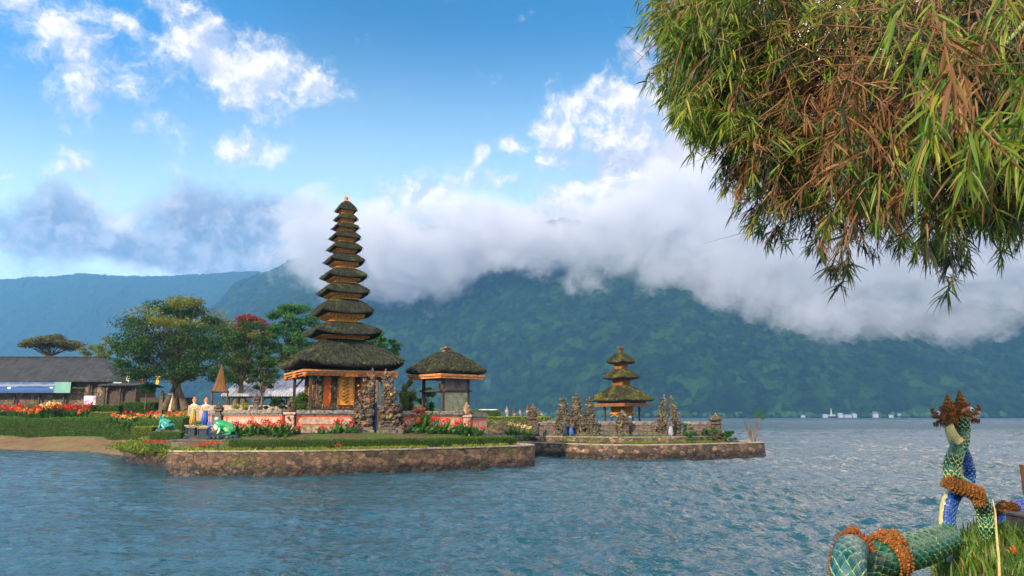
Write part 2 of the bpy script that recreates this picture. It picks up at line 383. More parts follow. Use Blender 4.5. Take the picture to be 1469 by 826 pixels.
def thatch_mat(name,dark,light,moss,mamt=(.5,.62)):
    m,T,b=new_mat(name,rough=.95,spec=.1)
    g=T.node('ShaderNodeTexCoord').outputs['Object']
    sp=T.node('ShaderNodeSeparateXYZ',{0:g}); x,y,z=sp.outputs
    a=T.m('ARCTAN2',y,x); r=T.m('SQRT',T.m('ADD',T.m('MULTIPLY',x,x),T.m('MULTIPLY',y,y)))
    q=T.node('ShaderNodeCombineXYZ',{0:T.m('MULTIPLY',a,9.0),1:T.m('MULTIPLY',r,.9),2:T.m('MULTIPLY',z,.9)}).outputs[0]
    st=T.noise(q,2.6,6,.7).outputs[0]; n=T.noise(g,1.3,6,.7).outputs[0]; n2=T.noise(g,6,4,.7).outputs[0]
    c=T.mix(T.ss(st,.36,.66),dark,light)
    c=T.mix(T.m('MULTIPLY',T.ss(T.m('ADD',T.m('MULTIPLY',n,.7),T.m('MULTIPLY',n2,.3)),*mamt),.9),c,moss)
    T.l.new(c,b.inputs['Base Color'])
    bp=T.node('ShaderNodeBump',{'Strength':1.0,'Distance':.08,'Height':T.m('ADD',st,T.m('MULTIPLY',n2,.5))}); T.l.new(bp.outputs[0],b.inputs['Normal']); return m
def stones_mat(name,cols,scale,mortar=(.22,.19,.16),mw=.06,sc=(1,1,1.25),wet=True):
    m,T,b=new_mat(name,rough=.85,spec=.3)
    g=T.node('ShaderNodeNewGeometry').outputs['Position']; q=T.node('ShaderNodeMapping',{0:g,3:sc}).outputs[0]
    q=T.vm('ADD',q,T.vm('MULTIPLY',T.noise(q,2.5,3).outputs[1],(.12,.12,.12)))
    v=T.node('ShaderNodeTexVoronoi',{'Scale':scale}); v.feature='DISTANCE_TO_EDGE'; T.l.new(q,v.inputs['Vector'])
    v2=T.node('ShaderNodeTexVoronoi',{'Scale':scale}); T.l.new(q,v2.inputs['Vector'])
    rnd=T.node('ShaderNodeSeparateColor',{0:v2.outputs['Color']}).outputs[0]
    c=T.ramp(rnd,[(i/(len(cols)-1),cc) for i,cc in enumerate(cols)])
    fn=T.noise(g,7,6,.7).outputs[0]; c=T.mix(T.ss(fn,.3,.7,.0,.55),c,(.05,.035,.025))
    e=T.ss(v.outputs['Distance'],.0,mw); big=T.noise(g,.9,5,.7).outputs[0]
    c=T.mix(T.m('MULTIPLY',T.m('SUBTRACT',1.0,e),T.ss(big,.4,.6,.9,.25)),c,mortar)
    if wet:
        z=T.node('ShaderNodeSeparateXYZ',{0:g}).outputs[2]
        wt=T.ss(T.m('ADD',z,T.m('MULTIPLY',big,-.5)),-.05,.25,1,0)
        c=T.mix(T.m('MULTIPLY',wt,.75),c,(.012,.011,.009)); T.l.new(T.ss(wt,0,1,.85,.45),b.inputs['Roughness'])
        c=T.mix(T.ss(T.m('ADD',big,T.m('MULTIPLY',z,.12)),.60,.74,0,.7),c,(.07,.085,.02))
    T.l.new(c,b.inputs['Base Color'])
    bp=T.node('ShaderNodeBump',{'Strength':1.0,'Distance':.06,'Height':T.m('ADD',e,T.m('MULTIPLY',fn,.5))}); T.l.new(bp.outputs[0],b.inputs['Normal']); return m
M={}
M['thatch']=thatch_mat('weathered_thatch',(.010,.012,.012),(.042,.050,.036),(.10,.13,.028),(.53,.67))
M['thatch_moss']=thatch_mat('mossy_thatch',(.010,.011,.009),(.04,.044,.026),(.13,.13,.02),(.46,.60))
M['gold']=carved_mat('gilded_carving',(.85,.34,.05),(.20,.045,.012),14,.02)
M['wood']=noisy('painted_beam',(.62,.25,.08),(.34,.12,.04),6,.6,.01)
M['darkwood']=noisy('dark_timber',(.035,.025,.02),(.08,.055,.04),8,.7,.01)
M['brick']=noisy('orange_brick',(.75,.17,.04),(.50,.10,.03),5,.85,.02,(.25,.12,.08),1.5,(.6,.72))
M['stone']=carved_mat('carved_stone',(.16,.12,.09),(.018,.015,.013),8,.06,[((.28,.25,.08),2.2,.56,.66,.75),((.42,.13,.05),1.8,.56,.66,.8),((.03,.03,.03),1.1,.56,.66,.7)])
M['stone_moss']=carved_mat('mossy_carved_stone',(.15,.115,.085),(.018,.015,.013),7,.06,[((.27,.26,.10),2.0,.52,.62,.8),((.30,.14,.10),1.6,.60,.70,.5),((.02,.02,.02),1.3,.52,.62,.6)])
M['stone_plain']=noisy('grey_stone',(.15,.13,.115),(.06,.052,.047),5,.9,.03,(.16,.17,.07),1.6,(.55,.68))
M['pinkstone']=noisy('pink_sandstone',(.52,.36,.29),(.30,.19,.15),4,.9,.03,(.14,.12,.10),2.2,(.56,.68))
M['redband']=noisy('red_brick_band',(.60,.13,.06),(.36,.08,.04),5,.85,.02,(.20,.13,.10),2,(.56,.68))
M['wallbase']=noisy('mossy_wall_base',(.40,.30,.22),(.15,.11,.09),6,.9,.05,(.24,.22,.09),2.4,(.50,.62))
M['coping']=noisy('worn_coping',(.26,.235,.21),(.07,.06,.055),5,.9,.03,(.42,.40,.37),2.2,(.60,.70))
M['rwall']=stones_mat('fieldstone_wall',[(.17,.10,.062),(.07,.045,.032),(.27,.16,.095),(.12,.078,.055),(.03,.024,.02),(.22,.15,.10)],3.4,(.16,.13,.10))
M['rwall2']=stones_mat('dark_fieldstone_wall',[(.13,.085,.065),(.07,.05,.04),(.30,.19,.12),(.09,.065,.055),(.05,.04,.035),(.40,.27,.17)],3.0,(.10,.08,.07),.09)
M['cap']=noisy('concrete_cap',(.36,.31,.27),(.22,.18,.15),4,.9,.01,(.16,.15,.08),1.2,(.55,.68))
M['grass']=noisy('lawn',(.045,.09,.015),(.09,.16,.02),5,.95,.04,(.14,.16,.03),1.0,(.55,.7))
M['soil']=noisy('garden_soil',(.10,.065,.035),(.05,.035,.02),3,.95,.03,(.045,.08,.015),.5,(.45,.6))
M['sand']=noisy('sandy_bank',(.17,.105,.06),(.10,.065,.035),2,.95,.03,(.13,.13,.04),.35,(.5,.65))
M['bark']=noisy('bark',(.16,.11,.075),(.07,.05,.035),6,.95,.03,stretch=(1,1,.3))
M['hedge']=leafmat('hedge_leaf',[(.035,.09,.008),(.07,.17,.012),(.12,.25,.02)])
M['hedge_y']=leafmat('yellow_hedge_leaf',[(.12,.18,.01),(.22,.28,.015),(.36,.36,.03)])
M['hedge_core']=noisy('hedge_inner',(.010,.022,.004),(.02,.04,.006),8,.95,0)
M['tree_dark']=leafmat('dark_tree_leaf',[(.010,.040,.008),(.025,.075,.014),(.06,.13,.02)])
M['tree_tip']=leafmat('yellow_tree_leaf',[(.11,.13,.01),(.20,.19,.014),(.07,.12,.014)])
M['tree_green']=leafmat('green_tree_leaf',[(.02,.09,.015),(.035,.14,.02),(.07,.20,.03)])
M['tree_pale']=leafmat('pale_tree_leaf',[(.09,.14,.05),(.16,.21,.06),(.22,.26,.06)])
M['tree_brown']=leafmat('brown_tree_leaf',[(.08,.08,.03),(.14,.12,.05),(.06,.09,.03)])
M['plant']=leafmat('broad_leaf',[(.02,.07,.012),(.04,.13,.02),(.08,.20,.03)],.4,.4)
M['weeds']=leafmat('wall_weeds',[(.07,.13,.015),(.14,.20,.02),(.22,.24,.03)])
M['red']=leafmat('red_petal',[(.55,.02,.01),(.70,.05,.015),(.45,.01,.015)])
M['orangepet']=leafmat('orange_petal',[(.75,.14,.02),(.80,.35,.05),(.80,.08,.02)])
M['yellowpet']=leafmat('yellow_petal',[(.85,.65,.15),(.85,.75,.40),(.8,.5,.08)])
M['pinkpet']=leafmat('pink_blossom',[(.20,.035,.03),(.15,.03,.02),(.26,.07,.06)])
M['metalroof']=None
def corrugated(name,c1,c2,axis_scale):
    m,T,b=new_mat(name,rough=.7,spec=.3); g=T.node('ShaderNodeTexCoord').outputs['Object']
    wv=T.node('ShaderNodeTexWave',{'Scale':axis_scale,'Distortion':.3,'Detail':2.0}); T.l.new(g,wv.inputs['Vector'])
    n=T.noise(g,1.2,7,.75).outputs[0]; n2=T.noise(T.node('ShaderNodeMapping',{0:g,3:(3,.3,.3)}).outputs[0],2,4,.6).outputs[0]
    c=T.mix(T.ss(n,.3,.7),c1,c2); c=T.mix(T.m('MULTIPLY',T.ss(n2,.45,.65),.6),c,(.01,.01,.011)); c=T.mix(T.ss(n,.66,.76),c,(.3,.32,.3))
    T.l.new(c,b.inputs['Base Color']); bp=T.node('ShaderNodeBump',{'Strength':1.0,'Distance':.05,'Height':wv.outputs['Fac']}); T.l.new(bp.outputs[0],b.inputs['Normal']); return m
M['roofdark']=corrugated('weathered_shingle_roof',(.016,.018,.021),(.05,.054,.06),1.3)
M['roofgrey']=corrugated('grey_sheet_roof',(.30,.33,.42),(.42,.45,.55),1.6)
M['blackstone']=noisy('blue_black_stone',(.012,.02,.032),(.03,.045,.07),6,.5,.01)
def plain(name,c,rough=.6,spec=.4,var=.35):
    return noisy(name,c,tuple(q*(1-var) for q in c),9,rough,.004,spec=spec)
M['cream']=plain('cream_paint',(.75,.62,.45)); M['orange']=plain('orange_paint',(.75,.22,.04)); M['blue']=plain('blue_paint',(.03,.12,.5))
M['white']=plain('white_paint',(.78,.78,.76),var=.12); M['frog']=noisy('glossy_green_glaze',(.015,.22,.09),(.02,.40,.13),3,.25,.0,(.30,.50,.15),1.6,(.58,.66),.5)
M['frogteal']=noisy('teal_glaze',(.02,.20,.17),(.03,.30,.24),3,.3,0,spec=.5); M['yellowcloth']=plain('yellow_cloth',(.80,.45,.05)); M['black']=plain('black_paint',(.015,.015,.018))
M['blackcloth']=noisy('dark_checked_cloth',(.02,.03,.045),(.05,.06,.08),6,.9,.01)
# ================================================================ ground
def ysh(X): return np.interp(X,[-90,-44,-34,-29,-27,-26],[74,65,60.5,55.5,52.5,50])
def build_left():
    X,Y=np.meshgrid(np.linspace(-95,-2,260),np.linspace(48,135,240))
    d=Y-ysh(X); 
    z=np.interp(d,[-6,-1,0,2.6,3.2,8,16,40,70],[-1.5,-.4,0,.62,.9,2.1,3.7,4.1,3.5])
    edge=np.clip((-7.5-X)/3,0,1)*1.0            # land ends on the right
    edge=np.minimum(edge,1); z=z*edge-(1-edge)*1.2
    z=np.where((X>-26)&(Y<56),np.minimum(z,1.75),z)
    z+=.10*(fbm(X,Y,2.2,4,9)-.5)*np.clip(d,0,1)
    o=grid_obj('garden_ground',X,Y,z,M['grass']); tag(o,kind='structure')
    o.data.materials.append(M['sand']); co=np.stack([X,Y,d],-1)
    n,m_=X.shape; di=d[:-1,:-1].ravel(); o.data.polygons.foreach_set('material_index',np.where(di<3.0,1,0).astype(np.int32)); return o
build_left()
def lz(x,y):
    d=y-float(ysh(x)); return float(np.interp(d,[-6,-1,0,2.6,3.2,8,16,40,70],[-1.5,-.4,0,.62,.9,2.1,3.7,4.1,3.5]))
# island outlines (x, y) around the water's edge
def smooth_path(pts,step=.5,closed=False):
    P=[Vector(p+(0,)) if len(p)==2 else Vector(p) for p in pts]; out=[]
    n=len(P)
    for i in range(n-1 if not closed else n):
        p0=P[(i-1)%n] if closed or i>0 else P[0]; p1=P[i]; p2=P[(i+1)%n]; p3=P[(i+2)%n] if closed or i+2<n else P[n-1]
        k=max(1,int((p2-p1).length/step))
        for j in range(k):
            t=j/k; out.append(.5*((2*p1)+(p2-p0)*t+(2*p0-5*p1+4*p2-p3)*t*t+(3*p1-p0-3*p2+p3)*t**3))
    if not closed: out.append(P[-1])
    return out
def stone_wall(name,path,ztop,zbot,thick,mat,label,cat='wall',capmat=None,cap=(.07,.04),step=.09,amp=.10,group=None,batter=.08):
    """rough stone wall along path (outer face to the right of travel)"""
    P=smooth_path(path,step); n=len(P); H=max(2,int((ztop-zbot)/step)); 
    co=np.zeros((n,H*2+2,3))
    for i,p in enumerate(P):
        t=(P[min(i+1,n-1)]-P[max(i-1,0)]).normalized(); nr=Vector((t.y,-t.x,0))
        for j in range(H+1):
            f=j/H; z=zbot+(ztop-zbot)*f; q=p+nr*(batter*(1-f)); q.z=z
            vd=noise.voronoi(Vector((q.x*3.2,q.y*3.2,z*4)))[0]; e=min(.35,(vd[1]-vd[0]))/.35
            a=amp*(1-f*.75)
            q=q+nr*(a*(e-.5)+a*.8*noise.noise(q*1.3)); co[i,j]=(q.x,q.y,z)
            q2=p-nr*thick; co[i,H*2+1-j]=(q2.x,q2.y,z)
    K=H*2+2; idx=np.arange(n*K).reshape(n,K); a=idx[:-1,:]; b=idx[1:,:]
    f=np.stack([a,b,np.roll(b,-1,1),np.roll(a,-1,1)],-1).reshape(-1,4)
    root=empty(name,(0,0,0)) if False else None
    o=mesh_np(name,co.reshape(-1,3),f,mat); tag(o,label,cat,group)
    if capmat:
        m=MB(); vs=[];fs=[]
        for i,p in enumerate(P[::3]+[P[-1]]):
            k=min(i*3,n-1); t=(P[min(k+1,n-1)]-P[max(k-1,0)]).normalized(); nr=Vector((t.y,-t.x,0)); w=.012*noise.noise(p*2)
            for (dx,dz) in ((cap[1],-.0),(cap[1],cap[0]),(-thick-.03,cap[0]),(-thick-.03,0)):
                q=p+nr*(dx+w); vs.append((q.x,q.y,ztop+dz+w+.002))
        L=len(vs)//4
        for i in range(L-1):
            for k in range(4): a=i*4+k; b=i*4+(k+1)%4; fs.append((a,a+4,b+4,b))
        fs+= [(0,1,2,3),(L*4-1,L*4-2,L*4-3,L*4-4)]
        m.add(vs,fs); c=m.build('coping',capmat,o)
    return o
def fill(name,path,z,mat,zf=None,step=.6,kind='structure'):
    """ground inside an outline, triangulated on a grid"""
    P=[(p.x,p.y) for p in smooth_path(path,1.0,True)]; xs=[p[0] for p in P]; ys=[p[1] for p in P]
    X,Y=np.meshgrid(np.arange(min(xs),max(xs)+step,step),np.arange(min(ys),max(ys)+step,step))
    ins=np.zeros(X.shape,bool); j=len(P)-1
    for i in range(len(P)):
        (xi,yi),(xj,yj)=P[i],P[j]; c=((yi>Y)!=(yj>Y))&(X<(xj-xi)*(Y-yi)/((yj-yi) or 1e-9)+xi); ins^=c; j=i
    Z=np.where(ins,zf(X,Y) if zf else z,-.8)
    o=grid_obj(name,X,Y,Z,mat); me=o.data
    bm=bmesh.new(); bm.from_mesh(me); bmesh.ops.delete(bm,geom=[v for v in bm.verts if v.co.z<-.7],context='VERTS'); bm.to_mesh(me); bm.free()
    return tag(o,kind=kind)
# main island
W1=[(-27.6,53.5),(-24.5,47.5),(-21.2,44.0),(-19.4,42.7)]
stone_wall('retaining_wall',W1,.78,-.7,.5,M['rwall'],'short rough stone retaining wall with grass over its edge left of the statues',capmat=None,amp=.16)
W2=[(-17.6,43.5),(-17.35,39.5),(-17.1,37.2),(-16.2,36.55),(-14,36.45),(-11.3,36.55),(-8,37.6),(-4.9,39.3),(-2.0,41.3),(.55,43.0),(1.25,43.9),(1.15,45.2),(.2,47.5),(-.4,52),(-1.5,57)]
stone_wall('retaining_wall',W2,1.05,-.7,.42,M['rwall'],'long brown fieldstone retaining wall curving round the front of the main temple island',capmat=M['cap'])
isl=[(-17.2,44),(-16.9,37.3),(-16.1,36.75),(-11.3,36.75),(-8,37.8),(-4.9,39.5),(-2,41.5),(.45,43.3),(.95,44),(.85,45.2),(-.1,47.5),(-.7,52),(-2,57.5),(-12,60),(-26,58),(-27,53.5),(-24.2,47.8),(-20.9,44.3)]
def front_y(X): return np.interp(X,[-27,-24,-20.5,-17.3,-17,-11.3,-8,-4.9,-2,.6],[53,48,44.3,43,36.6,36.6,37.7,39.4,41.3,43.0])
def islz(X,Y):
    d=Y-front_y(X); k=np.where(X<-17.2,.75,1.0)
    z=k+np.interp(d,[0,1.0,2.0,3,6],[0,.03,.62,.85,.95])
    r=np.clip((X+3.0)/3,0,1); z=z*(1-r)+r*(1.02)
    return z+.05*(fbm(X,Y,1.2,3,4)-.5)
fill('island_ground',isl,1.0,M['soil'],islz,.35)
def iz(x,y): return float(islz(np.array([x]),np.array([y]))[0])
# second island
W3=[(-.8,60),(-.2,57),(1.0,55.2),(3.2,53.2),(5.6,51.0),(7.7,50.15),(11.5,50.9),(15,52.9),(18.1,54.5),(18.6,55.6),(18.2,58),(16,64),(10,70),(2,70),(-.8,66),(-.8,60)]
stone_wall('retaining_wall',W3,.82,-.7,.45,M['rwall2'],'dark stone retaining wall with pale stones round the small temple island',capmat=M['cap'],cap=(.06,.03))
fill('small_island_ground',W3[:-1],.8,M['soil'],lambda X,Y:.80+.03*fbm(X,Y,1,3,5),.4)
W4=[(-.3,60.5),(.8,58.0),(3.2,56.2),(7.7,54.4),(12,55.2),(16.2,57.2),(16.4,58.5)]
stone_wall('garden_kerb',W4,1.22,.7,.35,M['rwall2'],'low dark stone kerb stepping up behind the edge of the small island','kerb',capmat=M['cap'],cap=(.05,.02),amp=.05)
fill('small_island_terrace',[(-.3,61),(.9,58.3),(3.3,56.5),(7.7,54.8),(12,55.6),(15.9,57.4),(15.8,63),(10,68.5),(2,68.5)],1.18,M['grass'],lambda X,Y:1.20+.04*fbm(X,Y,1,3,5),.4)
# causeway garden far behind
def far_plot():
    Yc=112; a=at(650,600,Yc).x; b=at(850,600,Yc).x
    m=MB(); m.box(((a+b)/2,Yc+9,.6),(b-a,18,3.0)); o=m.build('causeway_wall',M['rwall2']); tag(o,'long low dark stone embankment across the water behind the two islands','wall')
    m=MB(); m.box(((a+b)/2,Yc+9,2.12),(b-a-.6,17.6,.06)); tag(m.build('causeway_lawn',M['grass']),kind='structure')
    return Yc
YC=far_plot()
# ================================================================ temples
THB=noisy('cut_thatch_edge',(.012,.010,.009),(.03,.026,.02),12,.95,.02)
def square_ring(s,z,lift,n=10,rnd=0.0):
    out=[]
    for side in range(4):
        a=side*math.pi/2; ca,sa=math.cos(a),math.sin(a)
        for k in range(n):
            t=-1+2*k/n; x=t*s/2; y=-s/2; c=abs(t)**3.2
            q=1-rnd*c*.5; out.append(((x*ca-y*sa)*q,(x*sa+y*ca)*q,z+lift*c))
    return out
def roof_mesh(name,parent,se,ze,st,zt,thick,lift,mat,g=1.5,inner=.8,rise=.12,n=12,mixl=.3,seed=0,lump=.05):
    rings=[]; K=9
    for i in range(K+1):
        t=i/K; s=st+(se-st)*(t if g>1.2 else t**.92); z=zt+(ze+thick-zt)*(mixl*t+(1-mixl)*t**g); rings.append((s,z,lift*t*t,.06*t))
    rings.append((se*1.004,ze+thick*.6,lift,.07)); rings.append((se*.995,ze+thick*.2,lift,.07)); rings.append((se*.965,ze,lift,.07)); nt=len(rings)-1
    rings.append((se*(.965+inner)/2,ze+rise*.5,lift*.6,.05)); rings.append((se*inner*.7,ze+rise,lift*.2,0))
    vs=[];fs=[];N=4*n
    for i,(s,z,l,rd) in enumerate(rings):
        for v in square_ring(s,z,l,n,rd):
            p=Vector(v); q=noise.noise(Vector((p.x*1.7+seed,p.y*1.7,p.z*1.7))); q2=noise.noise(Vector((p.x*5+seed,p.y*5,p.z*5)))
            d=lump*(q+.5*q2)*min(1,i/2); vs.append((p.x*(1+d*.25),p.y*(1+d*.25),p.z+d))
    for i in range(len(rings)-1):
        for k in range(N):
            a=i*N+k; b=i*N+(k+1)%N; fs.append((a,a+N,b+N,b))
    fs.append(tuple(range(N))); fs.append(tuple(range(len(rings)*N-1,(len(rings)-1)*N-1,-1)))
    m=MB(); m.add(vs,fs); o=m.build(name,[mat,THB],parent,True)
    mi=[1 if f.index>=(nt-2)*N and f.index<(len(rings)-1)*N else 0 for f in o.data.polygons]; o.data.polygons.foreach_set('material_index',mi)
    return o
def shag(parent,se,ze,thick,lift,mat,n,st,zt,g,mixl,L=.22,seed=0):
    """loose thatch ends and moss tufts standing off the roof"""
    side=rng.integers(0,4,n); t=rng.uniform(-1,1,n); u=np.sqrt(rng.uniform(.02,1,n)); 
    s=st+(se-st)*u; z=zt+(ze+thick-zt)*(mixl*u+(1-mixl)*u**g)+lift*u*u*np.abs(t)**3.2
    x=t*s/2; y=-s/2; a=side*math.pi/2; P=np.stack([x*np.cos(a)-y*np.sin(a),x*np.sin(a)+y*np.cos(a),z],-1)
    out=unit(np.stack([np.sin(a),-np.cos(a),np.zeros(n)],-1)); d=out*1.0+np.array([0,0,-.75])
    co,f=leaf_quads(P,L,.16,0,d,.25); return mesh_np('loose_thatch',co,f,mat,parent)
tuft=leafmat('thatch_tufts',[(.03,.03,.022),(.07,.075,.035),(.13,.13,.04)],.9,.1,0)
def cornice(m,s,z,h):
    m.box((0,0,z+h*.85),(s,s,h*.3)); m.box((0,0,z+h*.5),(s*.93,s*.93,h*.4)); m.box((0,0,z+h*.15),(s*.86,s*.86,h*.3))
    nd=max(4,int(s/.16))
    for side in range(4):
        for k in range(nd):
            t=(-.5+(k+.5)/nd)*s*.97; a=side*math.pi/2; x,y=t,-s*.485
            m.box((x*math.cos(a)-y*math.sin(a),x*math.sin(a)+y*math.cos(a),z+h*.45),(.06,.06,h*.5),a)
# ---- eleven tiered meru
MC=at(489,560,41.0); MC.z=0; MX=-9.62; MY=41.0; GZ=float(iz(MX,MY))
def zy(py,Y=41.0,px=492): return at(px,py,Y).z
def make_meru():
    r=empty('pagoda',(MX,MY,GZ),'tall shrine of eleven stacked black thatched roofs with gilded orange tiers','pagoda',rz=R(28)); g=GZ
    T=[(585-387,531,488),(127.5,485,463.5),(101,454,430.5),(86,425,407.5),(76.5,402,386.5),(67,379.5,364.5),(58,361,348.5),(52,344.5,333),(45,330,321),(39,317.5,308),(36.5,304.5,288)]
    k=.0395/1.352
    for i,(w,ey,ty) in enumerate(T):
        s=w*k; ze=zy(ey)-g; zt=zy(ty)-g; th=.24 if i==0 else max(.07,.15-.010*i); st=(.30*s if i==0 else .40*s) if i<10 else .10*s
        ns=T[i+1][0]*k*.52 if i<10 else 0
        if i<10: st=max(ns*1.05,st*.8)
        gg=1.25 if i==0 else 1.75; ml=.45 if i==0 else .30
        rf=roof_mesh('roof',r,s,ze,st,zt,th,.24*s/5 if i==0 else .14*s/2.2,M['thatch'],gg,.74,.16 if i==0 else .08,14,ml,seed=i*3,lump=.07 if i==0 else .035)
        shag(rf,s,ze,th,.1*s/3,tuft,int(500*s),st,zt,gg,ml,.22 if i==0 else .12)
        if i>0:
            pz=zy(T[i-1][2])-g; m=MB(); ch=(ze-pz)*.55+.03
            cornice(m,s*.70,ze-ch+.05,ch); m.box((0,0,pz-.15+(ze-pz)/2),(s*.50,s*.50,(ze-pz)+.35))
            m.box((0,0,pz+.02),(s*.56,s*.56,.07)); m.build('tier_box',M['gold'],r)
    zt=zy(289)-g; m=MB(); m.lathe([(.10,-.05),(.13,.02),(.08,.08),(.11,.14),(.12,.22),(.07,.28),(.03,.31)],(0,0,zt),10)
    for q in range(6): m.cone((.09*math.cos(q),.09*math.sin(q),zt+.18),(.05*math.cos(q),.05*math.sin(q),.1),.03)
    m.build('finial',M['gold'],r)
    # frieze beams under the lowest roof
    zb=zy(541)-g; m=MB(); s=4.75
    for dz,ss,h in((.20,1.04,.10),(.10,1.0,.10),(.0,.95,.10)):
        for a in range(4):
            x,y=0,-s*ss/2; m.box((x*math.cos(a*math.pi/2)-y*math.sin(a*math.pi/2),x*math.sin(a*math.pi/2)+y*math.cos(a*math.pi/2),zb+dz),(s*ss+.1,.12,h-.004),a*math.pi/2)
    m.build('eave_beam',M['wood'],r)
    for a in range(4):
        x,y=0,-s/2-.07; m=MB(); m.box((x*math.cos(a*math.pi/2)-y*math.sin(a*math.pi/2),x*math.sin(a*math.pi/2)+y*math.cos(a*math.pi/2),zb+.06),(.7,.08,.3),a*math.pi/2); m.build('beam_plaque',M['gold'],r)
        c=Vector((-s/2-.02,-s/2-.02,zb+.02)); c.rotate(Matrix.Rotation(a*math.pi/2,3,'Z')); m=MB(); m.ico(c,(.16,.16,.2),jit=.2); m.build('corner_boss',M['gold'],r)
    for sx in(-1,1):
        for sy in(-1,1):
            m=MB(); m.box((sx*2.0,sy*2.0,zb/2-.05),(.14,.14,zb)); m.box((sx*2.0,sy*2.0,.35),(.3,.3,.7)); m.tube([(sx*2,sy*2,zb-.6),(sx*1.55,sy*2,zb-.05)],.05,6); m.build('post',M['darkwood'],r)
    # body
    s=3.1; z0=zy(584)-g; z1=zb+.15; m=MB(); m.box((0,0,(z0+z1)/2),(s-.3,s-.3,z1-z0)); body=m.build('wall',M['brick'],r)
    m=MB(); 
    for ss,za,zc in((4.5,-.2,.35),(4.0,.35,.6),(3.6,.6,z0-.12),(3.75,z0-.12,z0)): m.box((0,0,(za+zc)/2),(ss,ss,zc-za))
    for q in range(60):
        a=random.randrange(4); c=Vector((random.uniform(-1.8,1.8),-1.85,random.uniform(.3,z0))); c.rotate(Matrix.Rotation(a*math.pi/2,3,'Z')); m.ico(c,random.uniform(.07,.14),jit=.3)
    m.build('plinth',M['stone'],r)
    hh=z1-z0
    for a in range(4):
        for x in (-1.38,-.62,.62,1.38):
            m=MB(); m.M=Matrix.Rotation(a*math.pi/2,4,'Z')
            y=-s/2+.12; m.box((x,y,z0+hh/2),(.34,.16,hh)); m.box((x,y-.03,z0+.12),(.44,.2,.24)); m.box((x,y-.03,z1-.12),(.46,.2,.2))
            for q in range(11):
                zz=z0+.28+q*(hh-.5)/11; m.ico((x+.05*math.sin(q*1.3),y-.09,zz),(.13,.07,.09),jit=.25)
            m.build('pilaster',M['stone'] if abs(x)<1 or a%2 else M['stone_moss'],r)
    for a in (0,3):
        m=MB(); m.M=Matrix.Rotation(a*math.pi/2,4,'Z'); y=-s/2+.09
        m.box((0,y,z0+.75),(.74,.12,1.3)); m.lathe([(.37,-.06),(.37,.06)],(0,0,0),20) if False else None
        m.add([(math.cos(t)*.37,y-.06,z0+1.4+math.sin(t)*.34) for t in np.linspace(0,math.pi,9)]+[(math.cos(t)*.37,y+.06,z0+1.4+math.sin(t)*.34) for t in np.linspace(0,math.pi,9)],
              [tuple(range(9))[::-1],tuple(range(9,18))]+[(i,i+1,i+10,i+9) for i in range(8)])
        d=m.build('door',plain('bright_gilding',(.85,.36,.05),.45),r)
        m=MB(); m.M=Matrix.Rotation(a*math.pi/2,4,'Z')
        for q in range(22): m.ico((.12*math.sin(q*2.1),y-.08,z0+.25+q*.062),(.09,.04,.045),jit=.3)
        pts=[(-.42,y-.06,z0+.1),(-.42,y-.06,z0+1.4)]+[(math.cos(t)*.42,y-.06,z0+1.4+math.sin(t)*.42) for t in np.linspace(math.pi,0,9)]+[(.42,y-.06,z0+.1)]
        m.tube(pts,.05,6); m.build('door_carving',M['gold'],d)
        m=MB(); m.M=Matrix.Rotation(a*math.pi/2,4,'Z')
        for q in range(3): m.box((0,-s/2-.15-q*.25,z0-.3-q*.28),(1.1,.5,.3))
        m.build('steps',M['stone_plain'],r)
    return r
_m=make_meru(); Q=46/41; _m.scale=(Q,Q,Q); _m.location=(MX*Q,46,EYE*(1-Q)+Q*GZ)
